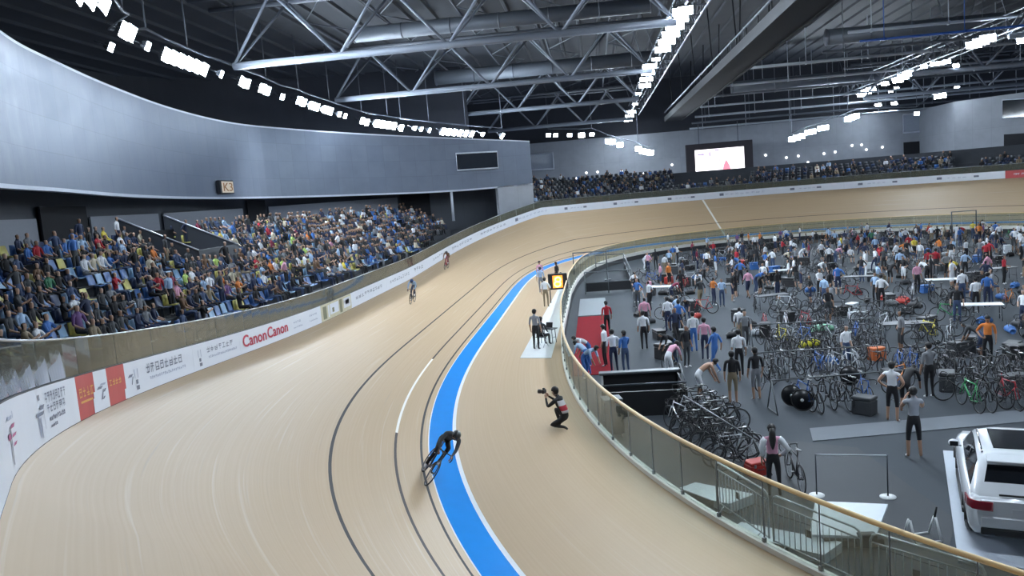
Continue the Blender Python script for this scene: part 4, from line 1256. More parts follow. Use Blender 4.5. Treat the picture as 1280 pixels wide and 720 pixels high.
a = find_sd(516, 379); rider(St(a[0]), a[1], R_(6), 'black', 'pale blue', 'navy', 'blue', 'racing cyclist in pale blue and navy kit, high on the boards below the stand', 'black track bicycle under the pale blue racer high on the boards')
a = find_sd(558, 336); rider(St(a[0]), a[1], R_(8), 'red', 'brown', 'maroon', 'dark', 'racing cyclist in brown and maroon kit, farthest away on the boards', 'dark red track bicycle under the farthest racer', skin=SKINS[1])

# ================================================================== PEOPLE ON THE SAFETY ZONE
def hair_cap(parent, loc, r=.098, m=None, tail=False, fwd=0.):
    h = MB(); h.ell((0, -.012, .012), (r*.98, r*1.05, r*1.02), 14, 8, 0, zmin=-.15); h.ell((0, -.035, -.02), (r*.9, r*.78, r*.9), 12, 8, 0)
    if tail: h.tube([(0, -.10, .03), (0, -.135, -.08), (0, -.14, -.22), (0, -.13, -.36), (0, -.12, -.47)], [.05, .075, .08, .06, .02], 10)
    h.xform(Matrix.Translation(loc) @ Matrix.Rotation(fwd, 4, 'X')); return h.build('hair', m or HAIRS[0], parent)
def hero(pose, p, rz, top, bottom, label, cat='person', shorts=False, sleeveless=False, long_sleeve=False, hair=HAIRS[0], shoe=None, scale=1., skin=None, tail=False, group=None, fingers=True):
    me = body(pose, fingers=fingers, shorts=shorts, sleeveless=sleeveless, long_sleeve=long_sleeve, hair=False)
    o = person('person', me, p, rz, top, bottom, label, cat, group, skin=skin or SKINS[0], hair=hair, shoe=shoe or SHOES[0], scale=scale)
    hd = Vector(POSES[pose][0]['head'][0])
    hair_cap(o, hd+Vector((0, 0, .012)), .100, hair, tail)
    return o
def face_to(p, q): return facing(Vector(q)-Vector(p))
m_cam = mat('camera_body_black', (.015, .015, .017), .4, noise=.1)
p = on_z(704, 536, 0); rz = facing(Vector((-.9, .45, 0)))
ph = hero('crouch', p, rz, 'black', 'black', 'crouching photographer in black with red and white bib, beside the glass fence', long_sleeve=True, shoe=SHOES[1], scale=1.06)
bib = MB()
rows = []
for t in range(6):
    k = t/5; z = .46+.33*k; y = -.055+.14*k; w = .155+.02*math.sin(PI*k)
    rows.append([Vector((w*1.02*math.sin(a), y-.128*math.cos(a), z)) for a in [(-1+2*i/8)*1.25 for i in range(9)]])
bib.grid(rows); m0 = len(bib.f)
for i, f_ in enumerate(bib.f): bib.m[i] = 1 if (i//8) in (1, 2) else 0
b = bib.build('bib', [mat('bib_white', (.62, .60, .62), .7, noise=.05), mat('bib_red', (.45, .03, .05), .7, noise=.05)], ph)
b.modifiers.new('thickness', 'SOLIDIFY').thickness = .008
ce = empty('camera', p, rz, 'black camera held up by the crouching photographer', 'camera')
c = MB(); c.box((0, .51, .985), (.15, .08, .11), bevel=.015); c.box((0, .51, 1.055), (.06, .06, .05), bevel=.012); c.build('body', m_cam, ce)
c = MB(); c.tube([(0, .55, .975), (0, .60, .975), (0, .60, .975), (0, .68, .975)], [.045, .045, .055, .058], 14); c.build('lens', m_cam, ce)
ce.scale = (1.06,)*3
# white mat with the official's table
m_mat = mat('white_floor_mat', (.66, .68, .68), .55, noise=.06, scale=2)
q = [on_z(*v, 0) for v in ((650, 448), (690, 447), (694, 398), (674, 386))]
q = [on_z(650, 448, 0), on_z(689, 448, 0), St(10).inner(-.12), St(10).inner(-.95)]
mb = MB(); mb.prism([(v.x, v.y) for v in q], .004, .022)
tag(mb.build('floor_mat', m_mat), 'white mat lying on the safety zone by the glass fence', 'mat')
p = on_z(671, 437, .022)
o = hero('stand', p, facing(Vector((.35, 1, 0))), 'grey marl', 'black', 'person in grey shirt and black trousers standing on the white mat', shoe=SHOES[1])
# folding chair with a seated official, small table with notebook computer
def folding_chair(p, rz, label, m=None, group=None):
    e = empty('folding_chair', p, rz, label, 'chair', group)
    mm = m or mat('chair_black_plastic', (.02, .02, .022), .5, noise=.1)
    MB().box((0, 0, .44), (.40, .38, .03), bevel=.012).build('seat', mm, e)
    MB().box((0, -.20, .72), (.40, .025, .26), Matrix.Rotation(.12, 3, 'X').to_4x4(), bevel=.01).build('backrest', mm, e)
    for sx in (-.19, .19):
        MB().tube([(sx, .18, 0), (sx, -.19, .60), (sx, -.22, .84)], .012, 6).build('leg', m_steel, e)
        MB().tube([(sx, -.22, 0), (sx, .14, .44)], .012, 6).build('leg', m_steel, e)
    return e
def table(p, rz, L, W, H, m, label, cat='table', group=None):
    e = empty('folding_table', p, rz, label, cat, group)
    MB().box((0, 0, H-.02), (L, W, .04), bevel=.01).build('table_top', m, e)
    for sx in (-1, 1):
        for sy in (-1, 1): MB().tube([(sx*(L/2-.08), sy*(W/2-.06), 0), (sx*(L/2-.10), sy*(W/2-.08), H-.04)], .016, 6).build('leg', m_dsteel, e)
        MB().tube([(sx*(L/2-.1), -W/2+.08, .25), (sx*(L/2-.1), W/2-.08, .25)], .012, 6).build('brace', m_dsteel, e)
    return e
m_ttop = mat('table_white_laminate', (.66, .69, .72), .45, noise=.04); m_tdark = mat('table_charcoal_laminate', (.07, .075, .085), .5, noise=.08)
p = on_z(681, 437, .022); p = Vector((-24.05, p.y+.7, .022))
folding_chair(p, facing(Vector((.5, .9, 0))), 'black folding chair on the white mat under the seated official')
o = hero('sit', p, facing(Vector((.5, .9, 0))), 'charcoal', 'black', 'official in charcoal top sitting on the white mat by the fence', long_sleeve=True, shoe=SHOES[1], fingers=False)
tp = p+Vector((.24, .80, 0))
table(tp, facing(Vector((.5, .9, 0))), .75, .42, .66, m_tdark, 'small dark table on the white mat before the seated official')
e = empty('notebook_computer', tp+Vector((0, 0, .66)), facing(Vector((.5, .9, 0))), 'open black notebook computer on the small dark table', 'computer')
MB().box((0, 0, .010), (.34, .24, .018), bevel=.005).build('keyboard_base', m_cam, e)
MB().box((0, .13, .12), (.34, .012, .23), Matrix.Rotation(-.25, 3, 'X').to_4x4(), bevel=.004).build('screen', m_cam, e)
# group farther along the fence
p = on_z(683, 384, .0); hero('hips', p, facing(Vector((.2, 1, 0))), 'white', 'khaki', 'person in white shirt and khaki trousers standing near the lap counter')
p = on_z(677, 366, .0); hero('stand', p, facing(Vector((-.2, 1, 0))), 'pale blue', 'grey', 'person in pale blue shirt just beyond the one in khaki trousers')
p = on_z(676, 356, .0); hero('stand', p, facing(Vector((.4, -1, 0))), 'pink', 'navy', 'person in pink top beside the blue band near the lap counter')
p = on_z(697, 358, .0); hero('stand', p, facing(Vector((-.8, .4, 0))), 'black', 'black', 'person all in black standing beyond the lap counter', shoe=SHOES[1])
# lap counter: dark box on legs with glowing orange figure
m_glow = mat('lap_counter_glow', (1.0, .36, .05), .4, emit=1.1)
m_glow2 = mat('lap_counter_core', (1.0, .62, .20), .4, emit=4.)
lp = on_z(699, 378, 0); e = empty('lap_counter', lp, facing(C0-lp), 'dark lap counter box with glowing orange figure beside the glass fence', 'lap counter')
MB().box((0, 0, 1.28), (1.15, .32, .95), bevel=.03).build('cabinet', m_cam, e)
g = MB(); g.tube([(-.02+.16*math.cos(a), .185, 1.40+.14*math.sin(a)) for a in [PI*2*k/14 for k in range(14)]], .055, 6, closed=True); g.tube([(.02-.18*math.cos(a), .185, 1.14+.15*math.sin(a)) for a in [PI*2*k/14 for k in range(14)]], .055, 6, closed=True); g.build('figure', m_glow2, e)
g = MB(); g.box((0, .165, 1.28), (.60, .012, .74)); g.build('display', m_glow, e)
for sx in (-.5, .5): MB().box((sx, 0, .41), (.06, .3, .82)).build('leg', m_dsteel, e)

# ================================================================== INFIELD: NEAR THINGS
def F(px_, py_, z=ZI): return on_z(px_, py_, z)
# floor strips and mats
m_strip = mat('cable_cover_grey', (.115, .13, .15), .7, noise=.08, scale=2)
m_fmat = mat('dark_floor_mat', (.022, .027, .034), .7, noise=.15, scale=1)
def floor_sheet(name, pts, m, th, label, cat):
    mb = MB(); mb.prism([(v.x, v.y) for v in pts], ZI+.002, ZI+th)
    return tag(mb.build(name, m), label, cat)
floor_sheet('cable_cover', [F(1016, 552), F(1290, 527), F(1290, 512), F(1012, 536)][::-1], m_strip, .02, 'long pale grey cable cover crossing the infield floor', 'cable cover')
floor_sheet('floor_matting', [F(930, 545), F(1072, 560), F(1195, 650), F(1180, 712), F(960, 640), F(895, 600)], m_fmat, .012, 'dark sheet of floor matting in front of the parked car', 'matting')
# red carpet and grey landing
m_carpet = mat('carpet_red', (.22, .012, .020), .95, noise=.15, scale=5, spec=.1)
m_landing = mat('landing_grey', (.19, .215, .235), .6, noise=.08)
xs0, xs1 = -22.75, -21.1
mb = MB(); mb.box(((xs0+xs1)/2, -7.6, ZI+.012), (xs1-xs0, 14.4, .02)); tag(mb.build('red_carpet', m_carpet), 'long red carpet running along the infield floor beside the glass fence', 'carpet')
mb = MB(); mb.box(((xs0+xs1)/2, 3.2, ZI+.03), (xs1-xs0, 7.0, .06), bevel=.01); tag(mb.build('landing_board', m_landing), 'grey board lying beyond the end of the red carpet', 'board')
m_black = mat('stage_black', (.016, .017, .020), .55, noise=.15)
m_capg = mat('coping_grey', (.10, .112, .125), .5, noise=.1)
# near stairwell enclosure: black panels with a grey coping and a tube rail
e = empty('stairwell_enclosure', (-20.25, -19.3, ZI), 0, 'black panelled stairwell enclosure with grey coping at the end of the red carpet', 'enclosure')
def en(name, mb, m): return mb.build(name, m, e)
en('front_panel', MB().box((0, -1.35, .40), (2.55, .08, .80)), m_black)
en('side_panel', MB().box((1.30, -.1, .40), (.08, 2.5, .80)), m_black)
en('side_panel', MB().box((-1.30, -.1, .40), (.08, 2.5, .80)), m_black)
en('rear_panel', MB().box((0, 1.15, .40), (2.55, .08, .80)), m_black)
en('coping', MB().box((0, 1.15, .84), (2.8, .34, .08), bevel=.02), m_capg)
en('rail', MB().tube([(-1.3, -1.35, 0.78), (-1.3, -1.35, 1.02), (1.3, -1.35, 1.02), (1.3, -1.35, 0.78)], .035, 8), m_dsteel)
en('rail', MB().tube([(1.3, -1.35, 1.02), (1.38, 1.2, 1.02), (1.38, 1.2, .7)], .03, 8), m_dsteel)
en('stair', MB().box((0, -.1, .03), (2.4, 2.2, .05)), m_black)
e2 = empty('equipment_crate', (-21.3, -22.6, ZI), .2, 'tall black crate on castors standing behind the glass fence', 'crate')
MB().box((0, 0, .62), (.55, .5, 1.0), bevel=.03).build('shell', m_black, e2)
MB().box((0, 0, 1.14), (.57, .52, .05), bevel=.015).build('lid', m_capg, e2)
for sx in (-.2, .2):
    for sy in (-.18, .18): MB().torus((sx, sy, .06), .04, .02, 'X', 12, 5).tube([(sx, sy, .06), (sx, sy, .13)], .02, 6).build('castor', m_dsteel, e2)
# far stairwell with railings
e = empty('stairwell_railing', (-21.4, 14, ZI), 0, 'dark tube railing around the far stairwell beyond the grey board', 'railing')
def post(x, y, h=1.2): return MB().tube([(x, y, 0), (x, y, h)], .035, 7)
pr = [(-1.0, -4.5), (2.2, -4.5), (2.2, 9), (-.2, 9)]
for x, y in pr+[(2.2, 0), (2.2, 4.5), (.6, -4.5)]: post(x, y, 1.5).build('post', m_capg, e)
MB().tube([(x, y, 1.5) for x, y in pr], .04, 7).build('top_rail', m_capg, e)
MB().tube([(x, y, .8) for x, y in pr], .03, 7).build('middle_rail', m_capg, e)
MB().box((2.2, 2.2, .45), (.04, 13, .6)).build('infill_panel', m_black, e)
MB().box((.6, -4.5, .45), (3.1, .04, .6)).build('infill_panel', m_black, e)
e = empty('start_gate_frame', F(728, 352), 0, 'tall dark goal-shaped frame standing inside the far stairwell railing', 'frame')
MB().tube([(-.6, 0, 0), (-.6, 0, 2.3), (2.0, 0, 2.3), (2.0, 0, 0)], .06, 8).build('frame_tube', m_capg, e)
for sx in (-.6, 2.0): MB().box((sx, 0, .03), (.5, .7, .06), bevel=.02).build('foot', m_dsteel, e)
# steel crowd barriers along the glass fence
m_galv = mat('galvanised_steel', (.50, .53, .57), .4, metal=.7, noise=.12)
def barrier(p0, p1, label):
    p0, p1 = Vector(p0), Vector(p1); d = p1-p0; L = d.length
    e = empty('crowd_barrier', p0, math.atan2(d.y, d.x), label, 'crowd barrier', 'steel crowd barriers')
    r = .12
    MB().tube([(0, 0, .15), (0, 0, 1.1-r), (.04, 0, 1.1-.04), (r, 0, 1.1), (L-r, 0, 1.1), (L-.04, 0, 1.06), (L, 0, 1.1-r), (L, 0, .15)], .022, 8).build('outer_tube', m_galv, e)
    MB().tube([(0, 0, .17), (L, 0, .17)], .018, 8).build('lower_rail', m_galv, e)
    MB().tube([(0.03, 0, .93), (L-.03, 0, .93)], .016, 8).build('upper_rail', m_galv, e)
    n = int(L/.13)
    for i in range(1, n): MB().tube([(L*i/n, 0, .17), (L*i/n, 0, .93)], .008, 5).build('bar', m_galv, e)
    for x in (.3, L-.3): MB().tube([(x, -.3, .01), (x, -.1, .06), (x, 0, .17), (x, .1, .06), (x, .3, .01)], .018, 6).build('foot', m_galv, e)
    MB().box((L*.42, .02, .6), (.16, .01, .14)).build('number_plate', m_black, e)
bs = [St(s).inner(.95, ZI) for s in (LAP-34.6, LAP-37.0, LAP-37.12, LAP-39.6, LAP-39.75, LAP-42.2)]
bs = [F(897, 636), F(962, 682), F(968, 686), F(1078, 738), F(1090, 742), F(1232, 792)]
barrier(bs[0], bs[1], 'steel crowd barrier behind the glass, nearest the white ramp board'); barrier(bs[2], bs[3], 'middle of three steel crowd barriers behind the glass fence'); barrier(bs[4], bs[5], 'steel crowd barrier behind the glass, nearest the parked car')
# ramp boards seen through the glass
m_ramp = mat('ramp_board_pale', (.60, .66, .72), .5, noise=.06)
e = empty('ramp_board', F(862, 632)+Vector((.55, .45, 0)), -.9, 'pale sloping ramp board lying just behind the glass fence', 'ramp')
mb = MB(); mb.add([(-.9, -.4, 0), (.9, -.4, 0), (.9, .4, 0), (-.9, .4, 0), (.9, -.4, .22), (.9, .4, .22)], [(0, 1, 2, 3)[::-1], (0, 4, 5, 3)[::1], (0, 1, 4), (3, 5, 2), (1, 2, 5, 4)]); mb.build('deck', m_ramp, e)
MB().box((-.2, -.42, .09), (1.3, .03, .14)).build('side_edge', m_capg, e)
e = empty('ramp_board', F(948, 690)+Vector((.5, .4, 0)), -.75, 'second pale ramp board behind the glass, beside the crowd barriers', 'ramp')
mb = MB(); mb.add([(-1.1, -.35, 0), (1.1, -.35, 0), (1.1, .35, 0), (-1.1, .35, 0), (1.1, -.35, .2), (1.1, .35, .2)], [(0, 1, 2, 3)[::-1], (0, 4, 5, 3), (0, 1, 4), (3, 5, 2), (1, 2, 5, 4)]); mb.build('deck', m_ramp, e)
MB().box((-.3, -.37, .08), (1.4, .03, .12)).build('side_edge', m_capg, e)
# white display board lying tilted on a black trolley
wq = [F(1012, 668, -.30), F(1094, 671, -.30), F(1110, 630, -.05), F(1019, 626, -.05)]
e = empty('display_board', Vector((wq[0].x, wq[0].y, ZI)), 0, 'large white board lying tilted on a black trolley behind the barriers', 'board')
loc = [v-Vector((wq[0].x, wq[0].y, ZI)) for v in wq]
mb = MB(); dn = Vector((0, 0, -.05)); mb.add(loc+[v+dn for v in loc], [(0, 1, 2, 3), (7, 6, 5, 4), (0, 4, 5, 1), (1, 5, 6, 2), (2, 6, 7, 3), (3, 7, 4, 0)]); mb.build('sheet', mat('board_white_gloss', (.74, .79, .86), .35, noise=.03), e)
mid = sum(loc, Vector())/4
MB().box((mid.x, mid.y, .12), (1.1, .9, .16), .0, bevel=.02).build('trolley_deck', m_black, e)
MB().box((loc[1].x-.13, loc[1].y+.06, .22), (.34, .18, .26), bevel=.02).build('clamp_block', m_black, e)
for sx in (-.42, .42):
    for sy in (-.34, .34): MB().torus((mid.x+sx, mid.y+sy, .045), .03, .015, 'X', 12, 5).build('castor', m_dsteel, e)
# thin free-standing frame on disc feet
p0, p1 = F(1021, 620), F(1110, 622); d = p1-p0
e = empty('banner_frame', p0, math.atan2(d.y, d.x), 'thin free-standing tube frame on white disc feet behind the white board', 'frame'); L = d.length
for x in (0, L):
    MB().tube([(x, 0, .02), (x, 0, .98)], .016, 8).build('upright', m_dsteel, e)
    MB().tube([(x, 0, 0), (x, 0, .03), (x, 0, .045)], [.17, .17, .05], 18).build('disc_foot', m_mat, e)
MB().tube([(0, 0, .96), (L, 0, .96)], .018, 8).build('top_bar', mat('frame_bar_pale', (.45, .48, .52), .5, noise=.1), e)
# small white trestle
e = empty('bike_stand', F(1153, 674), .2, 'small white floor bike stand between the white board and the car', 'bike stand')
for x in (-.26, .26):
    MB().tube([(x, -.2, .02), (x, -.03, .42), (x, .03, .42), (x, .2, .02)], .02, 6).build('side_hoop', m_mat, e)
MB().tube([(-.26, -.2, .02), (.26, -.2, .02)], .02, 6).tube([(-.26, .2, .02), (.26, .2, .02)], .02, 6).build('base_bar', m_mat, e)
MB().tube([(.26, 0, .42), (.3, .0, .62)], .02, 6).build('clamp_post', m_black, e)

# ================================================================== THE WHITE CAR
m_paint = mat('car_paint_white', (.72, .75, .79), .25, noise=.02, coat=.7)
m_cglass = mat('car_glass_dark', (.012, .014, .018), .06, noise=.1)
m_ctail = mat('tail_lamp_red', (.30, .01, .025), .15, noise=.1, coat=.6)
m_cblack = mat('car_trim_black', (.02, .02, .022), .5, noise=.15)
m_chrome = mat('chrome', (.7, .72, .75), .12, metal=1., noise=.03)
m_plat = mat('platform_pale_grey', (.42, .46, .52), .5, noise=.06)
dirv = Vector((on_z(1183, 592, ZI)-on_z(1198, 700, ZI))); dirv.z = 0; dirv.normalize()
sidev = Vector((dirv.y, -dirv.x, 0))          # to the car's right-hand side
corner = on_z(1212, 672, ZI+.30)
c0 = Vector((corner.x, corner.y, ZI+.05))+sidev*.93+dirv*.02
car = empty('car', c0, facing(dirv), 'white estate-type off-road car seen from behind on a pale platform', 'car')
def sect(y, hw, zb, zs, tuck=.06):
    """one lower-body cross-section: half outline from sill to belt line, both sides"""
    h = [(hw-tuck*1.6, zb), (hw-.02, zb+.10), (hw, zb+.30), (hw+.005, (zb+zs)/2+.08), (hw-.015, zs-.10), (hw-tuck, zs)]
    return [Vector((-x, y, z)) for x, z in h]+[Vector((x, y, z)) for x, z in reversed(h)]
low = MB()
secs = [(0.0, .80, .42, .98, .05), (.03, .88, .36, 1.00, .05), (.14, .935, .30, 1.03, .06), (.5, .955, .26, 1.05, .08), (1.0, .965, .25, 1.05, .09), (2.2, .965, .25, 1.03, .09), (3.3, .965, .25, 1.02, .09), (3.9, .95, .26, 1.00, .10), (4.4, .90, .29, .93, .12), (4.68, .78, .34, .80, .14), (4.78, .62, .42, .70, .14)]
rows = [sect(*s) for s in secs]
low.grid(rows, closed=True)
n = len(rows[0]); low.f.append(tuple(range(n))); low.m.append(0); low.smooth.append(False); low.f.append(tuple(reversed(range((len(rows)-1)*n, len(rows)*n)))); low.m.append(0); low.smooth.append(False)
low.build('body', m_paint, car)
# cabin: rings from the belt line to the roof
def ring(z, y0, y1, hw0, hw1, rr_=.12):
    return [Vector((-hw0+rr_, y0, z)), Vector((hw0-rr_, y0, z)), Vector((hw0, y0+rr_, z)), Vector(((hw0+hw1)/2+.02, (y0+y1)/2, z)), Vector((hw1, y1-rr_*1.5, z)), Vector((hw1-rr_*2, y1, z)), Vector((-hw1+rr_*2, y1, z)), Vector((-hw1, y1-rr_*1.5, z)), Vector((-(hw0+hw1)/2-.02, (y0+y1)/2, z)), Vector((-hw0, y0+rr_, z))]
CAB = [ring(1.00, .10, 3.72, .89, .84), ring(1.10, .16, 3.50, .87, .82), ring(1.38, .40, 2.98, .78, .74), ring(1.56, .56, 2.68, .70, .67), ring(1.63, .66, 2.50, .64, .60, .14), ring(1.66, .90, 2.25, .52, .5, .14)]
cab = MB(); cab.grid(CAB, closed=True); n = 10; cab.f.append(tuple(range(5*n, 6*n))); cab.m.append(0); cab.smooth.append(True)
cab.build('cabin', m_paint, car)
def patch(name, pts, m, parent=car, off=.012, th=.01):
    nrm = (pts[1]-pts[0]).cross(pts[2]-pts[0]).normalized()
    a = [p_+nrm*off for p_ in pts]; b_ = [p_-nrm*th for p_ in pts]; k = len(pts)
    mb = MB(); mb.add(a+b_, [tuple(range(k)), tuple(reversed(range(k, 2*k)))]+[(i, k+i, k+(i+1) % k, (i+1) % k) for i in range(k)]); return mb.build(name, m, parent)
V_ = Vector
# rear window, wrapped by the hatch
patch('rear_window', [V_((-.70, .185, 1.10)), V_((.70, .185, 1.10)), V_((.60, .50, 1.50)), V_((-.60, .50, 1.50))], m_cglass)
MB().box((0, .56, 1.60), (1.22, .30, .045), Matrix.Rotation(.15, 3, 'X').to_4x4(), bevel=.018).build('roof_spoiler', m_paint, car)
patch('roof_panel_glass', [V_((-.46, 1.0, 1.668)), V_((.46, 1.0, 1.668)), V_((.47, 2.2, 1.668)), V_((-.47, 2.2, 1.668))], m_cglass)
for sx in (-1, 1):
    pts = [V_((sx*.872, .48, 1.10)), V_((sx*.86, 1.75, 1.10)), V_((sx*.715, 1.75, 1.53)), V_((sx*.735, .80, 1.48))]
    pts2 = [V_((sx*.86, 1.82, 1.10)), V_((sx*.838, 3.02, 1.10)), V_((sx*.715, 2.52, 1.50)), V_((sx*.712, 1.82, 1.53))]
    for q_ in (pts, pts2): patch('side_window', q_ if sx > 0 else list(reversed(q_)), m_cglass, off=.016)
    MB().tube([(sx*.66, .75, 1.64), (sx*.665, 1.0, 1.68), (sx*.655, 2.1, 1.68), (sx*.63, 2.35, 1.62)], .018, 8).build('roof_rail', m_chrome, car)
    t = MB(); t.grid([[V_((sx*.55, -.012+.0, z)), V_((sx*.72, .0, z)), V_((sx*.86, .05, z)), V_((sx*.925, .17, z)), V_((sx*.952, .40, z))] for z in (.80, .83, .90, .955, .965)])
    if sx > 0: t.f = [tuple(reversed(f_)) for f_ in t.f]
    tl = t.build('tail_lamp', m_ctail, car); tl.modifiers.new('thickness', 'SOLIDIFY').thickness = .03
    mb = MB(); mb.ell((sx*1.03, 2.95, 1.10), (.11, .07, .08), 14, 8); mb.tube([(sx*.88, 2.92, 1.05), (sx*1.0, 2.94, 1.07)], .022, 6); dm = mb.build('door_mirror', m_paint, car)
    patch('mirror_glass', [V_((sx*.95, 2.875, 1.05)), V_((sx*1.11, 2.88, 1.05)), V_((sx*1.11, 2.885, 1.15)), V_((sx*.95, 2.88, 1.15))], m_cglass, parent=dm)
    for y in (.98, 3.86):
        w_ = MB(); w_.torus((sx*.86, y, .34), .26, .085, 'X', 28, 8, 0); w_.tube([(sx*.80, y, .34), (sx*.935, y, .34)], [.20, .20], 20, 1)
        for k in range(5): a = 2*PI*k/5; w_.box((sx*.945, y+.11*math.cos(a), .34+.11*math.sin(a)), (.02, .05, .20), Matrix.Rotation(a-PI/2, 3, 'X').to_4x4(), 1)
        w_.build('wheel', [m_tyre, m_rim], car)
        ar = MB(); ar.tube([(sx*.955, y+.37*math.cos(a), .34+.37*math.sin(a)) for a in [PI*k/12 for k in range(13)]], .028, 6); ar.build('arch_trim', m_cblack, car)
    MB().box((sx*.62, -.005, .36), (.2, .05, .05), bevel=.015).build('exhaust', m_chrome, car)
    MB().box((sx*.95, 2.3, .28), (.06, 2.2, .10), bevel=.02).build('sill', m_cblack, car)
MB().box((0, .02, .58), (1.5, .10, .22), bevel=.04).build('bumper', m_paint, car)
MB().box((0, .03, .40), (1.5, .12, .16), bevel=.04).build('diffuser', m_cblack, car)
pl_ = MB(); pl_.box((0, -.018, .80), (.52, .012, .12)); plate = pl_.build('number_plate', mat('plate_white', (.66, .68, .72), .4, noise=.05), car)
MB().box((0, .10, 1.07), (.9, .03, .03)).build('wiper', m_cblack, car)
MB().torus((0, -.01, .93), .05, .008, 'Y', 20, 5).tube([(-.025, -.012, .955), (0, -.012, .90), (.025, -.012, .955)], .005, 4).build('badge', m_chrome, car)
pc = c0-Vector((0, 0, .05)); pl0 = on_z(1198, 704, ZI); 
px_ = [pl0, pl0+dirv*6.2, pl0+dirv*6.2+sidev*3.2, pl0+sidev*3.2]
pq = empty('car_platform', pc, 0, 'pale grey low platform under the white car', 'platform')
MB().prism([(v.x-pc.x, v.y-pc.y) for v in reversed(px_)], 0, .05).build('deck', m_plat, pq)
# ================================================================== INFIELD CROWD
def P_(px_, py_): return F(px_, py_)
N_ = Vector((0, 1, 0)); S_ = Vector((0, -1, 0)); Wd = Vector((-1, 0, 0)); Ed = Vector((1, 0, 0))
away = lambda p: facing(Vector((p.x-C0.x, p.y-C0.y, 0)))
# woman in pink walking a bicycle
p = P_(968, 621); rz = away(p)+.1
o = hero('hips', p, rz, 'pink', 'black', 'long-haired woman in pink top and black trousers standing behind the oak handrail', tail=True, scale=.97, long_sleeve=False)
mb = MB()
for sx in (-1, 1): mb.tube([(sx*.15, -.02, 1.42), (sx*.20, -.02, 1.34), (sx*.245, -.06, 1.16), (sx*.22, .02, 1.0)] if sx < 0 else [(sx*.15, -.02, 1.42), (sx*.21, -.02, 1.35), (sx*.34, -.09, 1.17), (sx*.23, .05, 1.01)], [.07, .078, .064, .05], 10)
mb.build('white_sleeves', CLOTH['white'], o)
bicycle(MZ(p+Vector((.62, .55, 0)), away(p)+.25), 'black', 'black bicycle standing beside the woman in pink')
p = P_(1143, 572); hero('photo', p, away(p)+.25, 'grey marl', 'black', 'bare-armed person in grey vest and black shorts raising a phone, backed to us', shorts=True, sleeveless=True, scale=1.03)
e = empty('phone', p+Vector((0, 0, 0)), away(p)+.25, 'dark phone held up by the person in the grey vest', 'phone'); MB().box((0, .30, 1.60), (.15, .012, .08), bevel=.005).build('phone_body', m_cam, e)
p = P_(1116, 527); hero('both_hips', p, away(p)-.3, 'white', 'black', 'person in white vest and dark shorts beside the cable cover', shorts=True, sleeveless=True)
p = P_(1162, 497); hero('reach', p, away(p)+.6, 'grey', 'black', 'person in grey shirt facing the dark bicycle cluster')
p = P_(1150, 545) ; 
p = P_(917, 505); hero('stand', p, away(p), 'black', 'khaki', 'person in black shirt and khaki shorts at the edge of the aisle', shorts=True)
p = P_(946, 500); hero('stand', p, away(p)+.4, 'black', 'grey', 'person in black shirt beside the dark gear heap', shorts=True)
p = P_(877, 500); hero('lean', p, facing(Vector((1, .25, 0))), SKINS[0], 'white', 'bare-backed person in white shorts bending over a bicycle', shorts=True, sleeveless=True)
p = P_(925, 470); hero('stand', p, away(p), 'white', 'black', 'person in white shirt in the aisle beyond the black-shirted pair')
p = P_(1235, 455); hero('hips', p, away(p)+PI, 'orange', 'black', 'person in orange top standing among the parked bicycles')
hl = []
for px_, py_, pose, rz, top, bot, lab in [
    (760, 420, 'stand', .3, 'red', 'black', 'person in red shirt beside the red carpet near its far end'),
    (757, 458, 'stand', 1.2, 'white', 'black', 'person in white shirt at the edge of the red carpet'),
    (768, 466, 'hips', .2, 'white', 'navy', 'person in white shirt and navy trousers next to the carpet, hand on hip'),
    (783, 468, 'reach', .5, 'blue', 'denim', 'person in blue shirt reaching out behind the stairwell enclosure'),
    (806, 437, 'stand', .1, 'white', 'black', 'person in white shirt and black trousers beyond the stairwell enclosure'),
    (838, 474, 'lean', -.6, 'pink', 'white', 'person in pink shirt bending down behind the stairwell enclosure'),
    (836, 415, 'stand', .2, 'white', 'navy', 'person in white shirt at the head of the aisle'),
    (850, 420, 'hips', -.3, 'blue', 'black', 'person in blue shirt at the head of the aisle'),
    (868, 440, 'stand', .3, 'white', 'blue', 'person in white shirt and blue trousers mid-aisle'),
    (882, 450, 'stand', -.2, 'pink', 'navy', 'person in pink shirt mid-aisle'),
    (895, 465, 'walk', .9, 'blue', 'blue', 'person all in blue walking in the aisle'),
    (703, 372, 'stand', 2.4, 'grey marl', 'black', 'person in grey shirt leaning by the fence beside the lap counter'),
    (1161, 345, 'stand', .2, 'red', 'black', 'person in red jacket, first of the red pair near the far fence'),
    (1170, 344, 'stand', -.3, 'red', 'charcoal', 'person in red jacket, second of the red pair near the far fence'),
    (1125, 345, 'hips', .1, 'pale blue', 'black', 'person in pale blue shirt standing before the far fence'),
    (1102, 385, 'hips', .0, 'white', 'black', 'person in white shirt alone in a clearing of the crowd'),
    (1220, 392, 'reach', .3, 'white', 'black', 'person in white shirt beside the person in blue, far side of crowd'),
    (1234, 385, 'stand', .1, 'blue', 'navy', 'person in blue shirt by the white-shirted group, far side of crowd')]:
    p = P_(px_, py_); hero(pose, p, away(p)+rz, top, bot, lab, fingers=False)
# blue-and-white team sitting by the fence at the carpet's near end
for i, (px_, py_, pose) in enumerate([(716, 470, 'lean'), (727, 474, 'lean'), (735, 458, 'lean')]):
    p = P_(px_, py_); p.x = max(p.x, St(LAP-18).inner(.5).x+.1)
    hero(pose, p, [0.8, -2.2, 2.0][i], 'pale blue' if i != 2 else 'white', 'blue', 'team member in %s top bending by the carpet end, %s of three' % (('pale blue' if i != 2 else 'white'), ordinal(i+1)), fingers=False)

